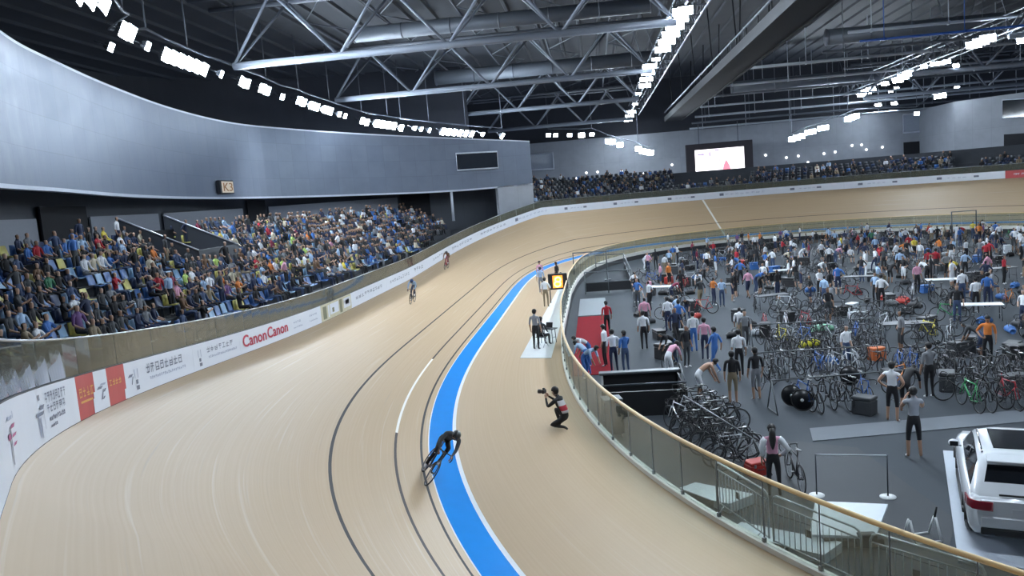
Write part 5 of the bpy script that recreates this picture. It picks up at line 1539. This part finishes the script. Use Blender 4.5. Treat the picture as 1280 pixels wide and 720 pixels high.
# racks of bicycles, near cluster beside the aisle
m_rack = mat('rack_tube_grey', (.13, .14, .15), .5, metal=.4, noise=.1)
def rack(p, rz, L, label):
    e = empty('bike_rack', p, rz, label, 'bike rack', 'racks for hanging bicycles')
    MB().tube([(-L/2, 0, .98), (L/2, 0, .98)], .022, 8).build('bar', m_rack, e)
    for sx in (-1, 1):
        for sy in (-1, 1): MB().tube([(sx*L/2, 0, .98), (sx*L/2, sy*.45, .02)], .02, 6).build('leg', m_rack, e)
        MB().tube([(sx*L/2, -.45, .02), (sx*L/2, .45, .02)], .02, 6).build('foot', m_rack, e)
    return e
br = random.Random(4)
def along(a, b_, n, lab, grp, parts=True, turn=PI/2, jitter=.15, lean=.12):
    a, b_ = Vector(a), Vector(b_); d = (b_-a); base = math.atan2(d.y, d.x)
    for i in range(n):
        q = a+d*((i+.5)/n)+Vector((br.uniform(-.05, .05), br.uniform(-.08, .08), 0))
        fr_ = br.choice(FNAMES)
        M = MZ(q, base-PI/2+turn+(PI if i % 2 else 0)+br.uniform(-jitter, jitter), br.uniform(-lean, lean))
        bicycle(M, fr_, lab % (fr_, ordinal(i+1)), grp, parts)
A0, A1 = P_(868, 540), P_(928, 590)
along(A0, A1, 9, '%s bicycle in the dense cluster behind the oak handrail, %s from the stairwell', 'bicycles in the near cluster')
A0, A1 = P_(860, 515), P_(905, 545)
along(A0, A1, 7, '%s bicycle in the rear line of the near cluster, %s from the stairwell', 'bicycles in the near cluster')
rack((P_(868, 540)+P_(928, 590))/2, math.atan2((A1-A0).y, (A1-A0).x), 4.4, 'grey bike rack inside the dense near cluster of bicycles')
B0_, B1_ = P_(1205, 512), P_(1290, 503)
along(B0_, B1_, 6, '%s bicycle in the line above the cable cover, %s from the aisle', 'bicycles in the line by the cable cover', lean=.1)
B0_, B1_ = P_(1175, 478), P_(1290, 470)
along(B0_, B1_, 8, '%s bicycle in the second line beyond the cable cover, %s from the aisle', 'bicycles in the second line')
B0_, B1_ = P_(1000, 512), P_(1085, 505)
along(B0_, B1_, 6, '%s bicycle on the trestle line beside the aisle, %s from the aisle', 'bicycles on the trestle line', lean=.1)
rack((B0_+B1_)/2, math.atan2((B1_-B0_).y, (B1_-B0_).x), 3.8, 'grey bike rack standing at the near corner of the dark gear')
for n_, (xa, ya, xb, yb) in enumerate([(960, 474, 1095, 466), (958, 453, 1090, 446), (955, 434, 1086, 427), (952, 416, 1082, 409), (1118, 470, 1190, 465)]):
    along(P_(xa, ya), P_(xb, yb), 10 if n_ < 4 else 6, '%%s bicycle in the %s packed line behind the trestle line, %%s from the aisle' % ordinal(n_+1) if n_ < 4 else '%s bicycle in the short packed line beyond the two vests, %s from the aisle', 'bicycles in the packed lines', parts=n_ in (0, 4), lean=.2, jitter=.4)
    if n_ in (0, 2): rack((P_(xa, ya)+P_(xb, yb))/2, math.atan2((P_(xb, yb)-P_(xa, ya)).y, (P_(xb, yb)-P_(xa, ya)).x), 4.5+n_*.4, 'grey bike rack in the %s packed line of bicycles behind the trestle line' % ordinal(n_+1))
for i, (px_, py_, rz) in enumerate([(850, 540, .5), (852, 520, .2)]):
    bicycle(MZ(P_(px_, py_), rz, .15), ['white', 'black'][i], '%s bicycle leaning against the stairwell enclosure' % ['white', 'black'][i])
# black gear: crates, bags, tyres at the near corner of the dark area
m_case = {n: mat('case_'+n, c, .55, noise=.12) for n, c in dict(black=(.02, .02, .023), charcoal=(.05, .054, .06), red=(.42, .03, .02), orange=(.62, .16, .05), yellow=(.74, .68, .05), silver=(.40, .43, .46), blue=(.04, .14, .40), white=(.68, .72, .76), green=(.30, .60, .42)).items()}
def case(p, rz, L, W, H, colour, label, group=None):
    e = empty('equipment_case', p, rz, label, 'case', group)
    MB().box((0, 0, H*.40), (L, W, H*.8), bevel=.03).build('shell', m_case[colour], e)
    MB().box((0, 0, H*.9), (L*1.02, W*1.02, H*.2), bevel=.025).build('lid', m_case[colour], e)
    MB().tube([(-.08, -W/2, H*.55), (-.07, -W/2-.04, H*.55), (.07, -W/2-.04, H*.55), (.08, -W/2, H*.55)], .012, 6).build('handle', m_dsteel, e)
    for sx in (-.3, .3): MB().box((sx*L, -W/2-.01, H*.78), (.05, .02, .08)).build('latch', m_steel, e)
    return e
def bag(p, rz, L, colour, label, group=None):
    e = empty('sports_bag', p, rz, label, 'bag', group)
    rows = []
    for t in range(9):
        k = t/8; x = (k-.5)*L; r = .17*(1-(abs(k-.5)*2)**4*.35)
        rows.append([Vector((x, r*1.05*math.cos(a), r+.0+r*.95*math.sin(a))) for a in [2*PI*i/10 for i in range(10)]])
    b = MB(); b.grid(rows, closed=True); b.f += [tuple(range(10)), tuple(reversed(range(80, 90)))]; b.m += [0, 0]; b.smooth += [True, True]
    b.build('bag_body', m_case[colour], e)
    for sy in (-1, 1): MB().tube([(-L*.2, sy*.10, .30), (-L*.1, sy*.08, .44), (L*.1, sy*.08, .44), (L*.2, sy*.10, .30)], .012, 5).build('strap', m_case['charcoal'], e)
    return e
case(P_(946, 594), .4, .5, .35, .38, 'red', 'red case beside the woman in pink')
case(P_(1096, 450), .3, .55, .4, .5, 'orange', 'orange case among the dark gear')
bag(P_(1012, 434), .3, .9, 'yellow', 'bright yellow long bag in the middle of the crowd')
bag(P_(1028, 414), .2, 1.0, 'green', 'pale green long bag in the middle of the crowd')
def tyre_wheel(p, rz, tilt, label):
    e = empty('disc_wheel', p, rz, label, 'wheel')
    w = MB(); w.torus((0, 0, .34), .32, .018, 'X', 26, 6); w.build('tyre', m_tyre, e)
    d_ = MB(); d_.tube([(-.012, 0, .34), (-.012, 0, .34), (.012, 0, .34), (.012, 0, .34)], [.02, .305, .305, .02], 24); d_.build('disc', m_carbon, e)
    d_ = MB(); d_.tube([(-.03, 0, .34), (.03, 0, .34)], .05, 12); d_.build('hub', m_mat, e)
    e.rotation_euler = (0, tilt, rz); return e
tyre_wheel(P_(990, 508), PI/2-.5, .12, 'black disc wheel with pale hub leaning at the aisle corner'); tyre_wheel(P_(1003, 514), PI/2-.4, .12, 'black disc wheel with pale hub, second at the aisle corner')
tyre_wheel(P_(1062, 482), .9, .1, 'black disc wheel with white hub facing the camera amid the gear')
# tables and awning frames in the dark middle
tl = [(1225, 400, 'white'), (965, 385, 'dark'), (1110, 330, 'dark'), (985, 350, 'white'), (1180, 365, 'white'), (830, 372, 'white'), (1130, 425, 'dark'), (905, 370, 'dark'), (1075, 360, 'dark'), (1250, 350, 'dark')]
tcount = {}
for px_, py_, c_ in sorted(tl, key=lambda t: t[1], reverse=True):
    tcount[c_] = tcount.get(c_, 0)+1
    table(P_(px_, py_), br.uniform(-.3, .3), 1.8, .75, .74, m_ttop if c_ == 'white' else m_tdark, '%s folding table in the infield crowd, %s nearest of the %s ones' % (c_, ordinal(tcount[c_]) if tcount[c_] > 1 else 'the very', c_), group='folding tables in the infield')
# white tents' frames near the far stairwell
e = empty('gantry_frame', F(1203, 300), 0, 'dark square frame standing up behind the far infield fence', 'frame')
MB().tube([(-.9, 0, 0), (-.9, 0, 2.6), (1.2, 0, 2.6), (1.2, 0, 0)], .06, 8).build('frame_tube', m_capg, e)
for sx in (-.9, 1.2): MB().box((sx, 0, .03), (.5, .8, .06), bevel=.02).build('foot', m_dsteel, e)
# ---- random fill
def inpoly(q, poly):
    r = False; j = len(poly)-1
    for i in range(len(poly)):
        (xi, yi), (xj, yj) = poly[i], poly[j]
        if (yi > q[1]) != (yj > q[1]) and q[0] < (xj-xi)*(q[1]-yi)/(yj-yi)+xi: r = not r
        j = i
    return r
CLEAR = [[(845, 480), (905, 478), (965, 495), (1000, 520), (1015, 552), (1300, 520), (1300, 760), (840, 760)], [(690, 365), (772, 365), (790, 478), (690, 478)], [(705, 310), (800, 310), (800, 365), (705, 365)], [(860, 400), (905, 400), (935, 470), (965, 500), (870, 500)],
         [(735, 462), (860, 462), (880, 560), (735, 560)], [(1105, 410), (1135, 405), (1140, 430), (1112, 432)]]
taken = []
for o in COL.objects:
    if o.parent is None and o.get('category') in ('person', 'table', 'bicycle', 'case', 'bag', 'wheel', 'bike rack', 'frame') and o.location.z < .3: taken.append((o.location.x, o.location.y, .55))
cr = random.Random(17)
def ok(q, r):
    for x, y, rr_ in taken:
        if (q.x-x)**2+(q.y-y)**2 < (r+rr_)**2: return False
    return True
ZONES = [('by the far fence', lambda x, y: y < 318), ('in the far crowd', lambda x, y: y < 350), ('in the middle crowd', lambda x, y: y < 392), ('in the near crowd', lambda x, y: y < 440), ('at the aisle edge', lambda x, y: True)]
def zone(x, y): return next(n_ for n_, f_ in ZONES if f_(x, y))
ppl, gear = [], []
ITOPS = ['white']*16+['black']*13+['red']*4+['blue']*4+['navy']*5+['charcoal']*4+['pale blue']*4+['grey']*4+['pink']*2+['orange', 'yellow', 'green', 'maroon', 'cream', 'lime', 'purple']
kindseq = []
tries = 0; npl = 0; nbk = 0; ngr = 0
while tries < 40000 and (npl < 258 or nbk < 135 or ngr < 150):
    tries += 1
    q = Vector((cr.uniform(-19.5, 16), cr.uniform(-22, 39.5), ZI))
    sx, sy, dep = pix(q)
    if not (785 < sx < 1300 and 296 < sy < 560): continue
    if any(inpoly((sx, sy), c_) for c_ in CLEAR): continue
    st_ = min(((St(s).inner()-q).length, s) for s in range(0, int(LAP), 4))
    rad = math.hypot(q.x/21.5, q.y/41.5)
    if rad > .985: continue
    dark = inpoly((sx, sy), [(940, 400), (1130, 370), (1300, 395), (1300, 520), (1000, 520), (955, 480)])
    u = cr.random()
    far = sy < 345
    if dark: kind = 'p' if u < .22 else ('b' if u < .66 else 'g')
    else: kind = 'p' if u < .74 else ('b' if u < .88 else 'g')
    r = {'p': .22, 'b': .30, 'g': .24}[kind]
    if not ok(q, r): continue
    if kind == 'p' and npl < 258:
        npl += 1; pose = cr.choice(['stand', 'stand', 'hips', 'walk', 'reach', 'sit', 'both_hips', 'lean'])
        ppl.append((sx, sy, q, pose)); taken.append((q.x, q.y, r))
    elif kind == 'b' and nbk < 135: nbk += 1; gear.append(('b', sx, sy, q)); taken.append((q.x, q.y, r))
    elif kind == 'g' and ngr < 150: ngr += 1; gear.append(('g', sx, sy, q)); taken.append((q.x, q.y, r))
cnt = {}
STATE = dict(stand='standing', hips='standing', walk='walking', reach='reaching', sit='seated', both_hips='standing', lean='bending')
ch_n = {}
for sx, sy, q, pose in sorted(ppl, key=lambda t: t[0]):
    top = cr.choice(ITOPS); bot = cr.choice(BOTS+['white', 'black', 'navy']); z_ = zone(sx, sy)
    sh = cr.random() < .4
    me = body(pose, shorts=True) if sh else body(pose)
    k = (top, STATE[pose], z_); cnt[k] = cnt.get(k, 0)+1
    rz = cr.uniform(0, 2*PI)
    person('person', me, q, rz, top, bot, '%s-topped %s person %s, %s such from the carpet' % (top.replace(' ', '-'), STATE[pose], z_, ordinal(cnt[k])), 'person', 'people in the infield', scale=cr.uniform(.92, 1.06), rnd=cr)
    if pose == 'sit':
        ch_n[z_] = ch_n.get(z_, 0)+1
        folding_chair(q, rz, 'folding chair with a sitter %s, %s such from the carpet side' % (z_, ordinal(ch_n[z_])), group='folding chairs in the infield')
cnt = {}
for kind, sx, sy, q in sorted(gear, key=lambda t: t[1]):
    z_ = zone(sx, sy)
    if kind == 'b':
        f_ = cr.choice(FNAMES); k = ('b', f_, z_); cnt[k] = cnt.get(k, 0)+1
        bicycle(MZ(q, cr.uniform(0, 2*PI), cr.uniform(-.12, .12)), f_, '%s bicycle %s, %s such from the carpet side' % (f_, z_, ordinal(cnt[k])), 'bicycles in the infield', parts=sy > 385)
    else:
        if cr.random() < .5:
            c_ = cr.choice(['black']*7+['charcoal']*4+['silver', 'blue', 'red', 'white']); k = ('c', c_, z_); cnt[k] = cnt.get(k, 0)+1
            case(q, cr.uniform(0, PI), cr.uniform(.5, .9), .45, cr.uniform(.4, .7), c_, '%s equipment case %s, %s such from the carpet side' % (c_, z_, ordinal(cnt[k])), 'equipment cases in the infield')
        else:
            c_ = cr.choice(['black']*7+['charcoal']*4+['red', 'blue', 'white', 'silver']); k = ('s', c_, z_); cnt[k] = cnt.get(k, 0)+1
            bag(q, cr.uniform(0, PI), cr.uniform(.55, .8), c_, '%s sports bag %s, %s such from the carpet side' % (c_, z_, ordinal(cnt[k])), 'sports bags in the infield')


# ================================================================== WALL FITTINGS
# big screen
m_disp = mat('screen_glow_white', (1.0, .93, .97), .4, emit=2.2); m_disp2 = mat('screen_glow_pink', (1.0, .28, .36), .4, emit=1.1); m_disp3 = mat('screen_dark_band', (.10, .06, .07), .4, emit=.3); m_disp4 = mat('screen_glow_violet', (.50, .40, .62), .4, emit=.9)
YS = 75.5
tl_, tr_, bl_, br_ = on_y(868, 188, YS), on_y(930, 183, YS), on_y(871, 226, YS), on_y(931, 219, YS)
x0, x1 = (tl_.x+bl_.x)/2, (tr_.x+br_.x)/2; z0, z1 = (bl_.z+br_.z)/2, (tl_.z+tr_.z)/2
e = empty('video_screen', ((x0+x1)/2, YS, z0), 0, 'big bright video screen in a dark surround on the far wall', 'screen')
W_, H_ = x1-x0, z1-z0
MB().box((0, .45, H_/2-.3), (W_+2.6, .7, H_+2.4), bevel=.05).build('surround', mat('screen_surround', (.03, .025, .032), .6, noise=.15), e)
mb = MB(); mb.box((0, .06, H_/2), (W_, .06, H_), mi=0)
mb.box((.05*W_, .02, .04*H_), (W_*.9, .03, .08*H_), mi=2)
mb.prism([(W_*.02, 0), (W_*.24, 0), (W_*.20, .3*H_), (W_*.13, .52*H_), (W_*.08, .36*H_)], 0, .03, 1)
k0 = len(mb.v)-10
for i in range(k0, len(mb.v)): v = mb.v[i]; mb.v[i] = (v[0], .02-v[2], v[1]+.1*H_)
mb.box((-W_*.38, .02, H_*.84), (W_*.14, .03, H_*.06), mi=3); mb.box((-W_*.2, .02, H_*.84), (W_*.03, .03, H_*.16), mi=3); mb.box((-.05*W_, .02, H_*.96), (W_*.1, .03, H_*.05), mi=3); mb.box((0, .02, H_*.55), (W_*.02, .03, H_*.22), mi=3)
mb.build('display', [m_disp, m_disp2, m_disp3, m_disp4], e)
hg = MB()
for sx in (-1, 1): hg.tube([(sx*W_*.4, .45, H_+.8), (sx*W_*.4, .45, 14.8-z0)], .06, 6)
hg.build('hanger', m_tube2, e)
# windows and doorways on the walls, built proud of the surface
def window(name, corners, mglass, frame_m, fr_=.12, lit=None):
    a, b_, c_, d_ = corners        # lower left, lower right, upper right, upper left
    nrm = (b_-a).cross(d_-a).normalized()
    if nrm.dot(C0-a) < 0: nrm = -nrm
    e = MB()
    e.add([p_+nrm*.05 for p_ in (a, b_, c_, d_)]+[p_-nrm*.05 for p_ in (a, b_, c_, d_)], [(0, 1, 2, 3), (7, 6, 5, 4), (0, 4, 5, 1), (1, 5, 6, 2), (2, 6, 7, 3), (3, 7, 4, 0)])
    o = e.build(name, mglass); tag(o, kind='structure')
    if frame_m:
        f_ = MB(); f_.tube([p_+nrm*.07 for p_ in (a, b_, c_, d_)], fr_*.5, 4, closed=True); f_.build('window_frame', frame_m, o)
    return o
m_win = mat('window_dark_glass', (.015, .02, .028), .06, noise=.1)
m_winp = mat('window_pale_glass', (.35, .39, .46), .12, noise=.12)
def fas_pt(px_, z, out=.1):
    best = min(range(len(FAS)), key=lambda i: abs(pix(FAS[i]+Vector((0, 0, z)))[0]-px_))
    i0 = max(0, min(best, len(FAS)-2)); bq = None
    for i in (max(0, best-1), i0):
        if i+1 >= len(FAS): continue
        for t in np.linspace(0, 1, 21):
            q = FAS[i].lerp(FAS[i+1], float(t)); dd = abs(pix(q+Vector((0, 0, z)))[0]-px_)
            if bq is None or dd < bq[0]: bq = (dd, q, i)
    q = bq[1]; i = bq[2]; t = (FAS[i+1]-FAS[i]).normalized(); n_ = Vector((-t.y, t.x, 0))
    if n_.dot(C0-q) < 0: n_ = -n_
    return q+n_*out
def fas_z(px_, py_):
    q = fas_pt(px_, 11, 0); d = ray(px_, py_); h = (q-C0); tt = (h.x*h.x+h.y*h.y)/(d.x*h.x+d.y*h.y); return (C0+d*tt).z
def fas_rect(pxa, pxb, pya, pyb, out=.1):
    za, zb = fas_z(pxa, pyb), fas_z(pxa, pya); a = fas_pt(pxa, za, out); b_ = fas_pt(pxb, za, out)
    return [a+Vector((0, 0, za)), b_+Vector((0, 0, za)), b_+Vector((0, 0, zb)), a+Vector((0, 0, zb))]
window('window_1', fas_rect(571, 622, 192, 213), m_win, m_trim, .16)
# illuminated block sign
r_ = fas_rect(271, 288, 226, 243, .25); cz = (r_[0]+r_[2])/2; tdir = (r_[1]-r_[0]); tw = tdir.length; tdir.normalize()
e = empty('block_sign', cz, math.atan2(tdir.y, tdir.x), 'small orange and cream block sign on the lower edge of the curved wall', 'sign')
hz = (r_[3]-r_[0]).length
MB().box((0, .05, 0), (tw, .28, hz), bevel=.02).build('housing', m_black, e)
MB().box((.03*tw, -.10, 0), (tw*.84, .03, hz*.84)).build('face', mat('sign_face_cream', (.72, .60, .46), .5, emit=.25, noise=.05), e)
vs2, fs2, w2 = text_mesh('K3', hz*.62)
kk = tw*.66/w2; mb = MB(); mb.add([(-tw*.30+x*kk, -.125, -hz*.31+y) for x, y in vs2], fs2); mb.add([(-tw*.30+x*kk+.05, -.127, -hz*.31+y) for x, y in vs2], fs2); mb.build('lettering', mat('sign_letter_brown', (.42, .18, .05), .5, noise=.1), e)
# pale post and dark doorway under the fascia's far end
def conc_rect(pxa, pxb, z0_, z1_, out): 
    a, b_ = fas_pt(pxa, 7, out), fas_pt(pxb, 7, out); return [a+Vector((0, 0, z0_)), b_+Vector((0, 0, z0_)), b_+Vector((0, 0, z1_)), a+Vector((0, 0, z1_))]
a = fas_pt(566, 7, -.3); mb = MB(); mb.tube([(a.x, a.y, 4.5), (a.x, a.y, ZB)], .14, 10); tag(mb.build('column_1', m_trim), kind='structure')
for i, (pxa, pxb) in enumerate([(2, 12), (130, 176), (340, 360), (514, 550)]):
    window('door_%d' % (i+1), conc_rect(pxa, pxb, 5.2, 7.9, -2.95), m_void, None)
# pale concourse panels
m_cpan = mat('concourse_pale_panel', (.27, .29, .33), .6, noise=.08)
for i, (pxa, pxb) in enumerate([(16, 126), (180, 250), (256, 336), (364, 510)]):
    window('wall_panel_%d' % (i+1), conc_rect(pxa, pxb, 5.3, 7.3, -3.0), m_cpan, None)
# far wall details
def far_rect(pxa, pxb, pya, pyb, y): 
    p0_, p1_ = on_y(pxa, pyb, y), on_y(pxb, pya, y); x0_, x1_, z0_, z1_ = p0_.x, p1_.x, p0_.z, p1_.z
    # undo the camera's roll: use the mean heights of the four corners
    za = (on_y(pxa, pyb, y).z+on_y(pxb, pyb-(pxb-pxa)*.079, y).z)/2; zb_ = (on_y(pxa, pya, y).z+on_y(pxb, pya-(pxb-pxa)*.079, y).z)/2
    return [Vector((x0_, y, za)), Vector((x1_, y, za)), Vector((x1_, y, zb_)), Vector((x0_, y, zb_))]
window('window_2', far_rect(664, 691, 193, 213, 83.9), m_winp, m_trim, .3)
window('window_3', far_rect(1129, 1190, 143, 166, 83.9), m_winp, m_trim, .3)
window('door_5', far_rect(681, 694, 223, 240, 83.9), m_void, None)
window('door_6', far_rect(1130, 1150, 178, 205, 83.9), m_void, None)
# right pier: window and doorway
def pier_pt(px_, py_):
    a, b_ = Vector((PR0.x, 72, 0)), Vector((PR1.x+6, 58.5, 0)); d = ray(px_, py_); w_ = b_-a
    # intersect the vertical plane through a, b
    n_ = Vector((-w_.y, w_.x, 0)).normalized()
    if n_.dot(C0-a) < 0: n_ = -n_
    t = ((a+n_*.08)-C0).dot(n_)/d.dot(n_); return C0+d*t
def pier_rect(pxa, pxb, pya, pyb):
    k = .06; return [pier_pt(pxa, pyb), pier_pt(pxb, pyb-(pxb-pxa)*k), pier_pt(pxb, pya-(pxb-pxa)*k), pier_pt(pxa, pya)]
window('window_4', pier_rect(1253, 1295, 125, 148), m_win, m_trim, .16)
window('door_7', pier_rect(1255, 1296, 168, 208), m_void, None)
# small round house lamps on the far wall
m_dot = mat('wall_lamp_glow', (.9, .95, 1.0), .4, emit=5.)
wl = [(733, 216), (747, 215), (762, 218), (777, 214), (805, 217), (840, 206), (690, 226), (957, 194), (983, 197), (998, 195), (1030, 192), (1044, 190), (1065, 182), (1077, 181), (1103, 184), (1083, 187), (721, 223), (1010, 203)]
for i, (px_, py_) in enumerate(sorted(wl)):
    p = on_y(px_, py_, 83.75); e = empty('wall_lamp', p, 0, 'small round white lamp on the far wall, %s in order from the curved wall side' % ordinal(i+1), 'wall lamp', 'round lamps on the far wall')
    MB().ell((0, 0, 0), (.17, .10, .17), 12, 6).build('globe', m_dot, e); MB().tube([(0, .0, 0), (0, .22, 0)], .12, 10).build('backplate', m_dsteel, e)
# handrail and glass partition of the entrance at the near end of the stand
pA, pB, pC_ = Vector(St(-33.4).fence(1.0, 1.0)), Vector(St(-28.6).fence(1.2, 1.0)), Vector(St(-28.6).fence(4.2, 1.2))
e = empty('entrance_partition', pB, 0, 'glass partition with steel handrail round the entrance at the near end of the stand', 'glass partition')
zb_ = 2.6
def rl(q, z): return Vector((q.x-pB.x, q.y-pB.y, z-pB.z))
pa2 = St(-33.4).fence(4.0); pb2 = St(-28.8).fence(4.0); pc2 = St(-28.6).fence(.9)
for nm, a_, b__ in (('glass_panel', pa2, pb2), ('glass_panel', pb2, pc2)):
    mb = MB(); a1, b1 = rl(a_, 3.35), rl(b__, 3.35 if nm and a_ is pa2 else 2.5); up1 = Vector((0, 0, 1.1)); th = (b1-a1).cross(up1).normalized()*.012
    mb.add([a1, b1, b1+up1, a1+up1, a1+th, b1+th, b1+up1+th, a1+up1+th], [(0, 1, 2, 3), (7, 6, 5, 4), (0, 4, 5, 1), (1, 5, 6, 2), (2, 6, 7, 3), (3, 7, 4, 0)]); mb.build(nm, glass_mat('partition_glass' if 'partition_glass' not in MATS else 'partition_glass_b', (.8, .84, .86), (.3, .33, .36), .3), e)
    MB().tube([a1+up1, b1+up1], .03, 8).build('handrail', m_galv, e)
    MB().tube([b1, b1+up1], .03, 8).build('post', m_galv, e)
# stair side wall with sloping rail inside the stand
sA, sB = St(VOM[0]), St(VOM[1])
e = empty('stair_enclosure', sA.fence(D0+TREAD*5), 0, 'dark stair opening with sloping pale handrail in the middle of the stand', 'stair enclosure')
o0 = sA.fence(D0+TREAD*5)
def L3(st_, dd, z): q = st_.fence(dd); return Vector((q.x-o0.x, q.y-o0.y, z-o0.z))
zt = row_z(5)
mb = MB(); w0 = [L3(sA, D0+TREAD*5+.1, zt), L3(sB, D0+TREAD*5+.1, zt), L3(sB, D0+TREAD*5+.1, zt+1.15), L3(sA, D0+TREAD*5+.1, zt+1.15)]; off = (sA.n)*.12
mb.add(w0+[v+off for v in w0], [(0, 1, 2, 3), (7, 6, 5, 4), (0, 4, 5, 1), (1, 5, 6, 2), (2, 6, 7, 3), (3, 7, 4, 0)]); mb.build('front_wall', m_dwall, e)
for st_ in (sA, sB):
    mb = MB(); w0 = [L3(st_, D0+TREAD*5+.1, zt), L3(st_, D0+TREAD*10, zt), L3(st_, D0+TREAD*10, row_z(9)+1.6), L3(st_, D0+TREAD*5+.1, zt+1.15)]; off = st_.t*.12
    mb.add(w0+[v+off for v in w0], [(0, 1, 2, 3), (7, 6, 5, 4), (0, 4, 5, 1), (1, 5, 6, 2), (2, 6, 7, 3), (3, 7, 4, 0)]); mb.build('side_wall', m_dwall, e)
    MB().tube([w0[3], w0[2]], .04, 8).build('handrail', m_galv, e)
mb = MB(); w0 = [L3(sA, D0+TREAD*9.4, zt), L3(sB, D0+TREAD*9.4, zt), L3(sB, D0+TREAD*9.4, zt+2.2), L3(sA, D0+TREAD*9.4, zt+2.2)]; off = sA.n*.1
mb.add(w0+[v+off for v in w0], [(0, 1, 2, 3), (7, 6, 5, 4), (0, 4, 5, 1), (1, 5, 6, 2), (2, 6, 7, 3), (3, 7, 4, 0)]); mb.build('opening', m_void, e)
# ================================================================== WORLD AND VIEW
w = bpy.data.worlds.new('world'); sc.world = w; w.use_nodes = True
bg = w.node_tree.nodes['Background']; bg.inputs[0].default_value = (.55, .68, .9, 1); bg.inputs[1].default_value = .35
vs_ = sc.view_settings
sc.display_settings.display_device = 'sRGB'
vs_.view_transform = 'Standard'; vs_.look = 'None'; vs_.gamma = 1.0; vs_.exposure = -0.1; vs_.use_curve_mapping = False
sc.cycles.use_denoising = True
sc.cycles.max_bounces = 8; sc.cycles.transparent_max_bounces = 16; sc.cycles.diffuse_bounces = 4
sc.cycles.sample_clamp_indirect = 6.0
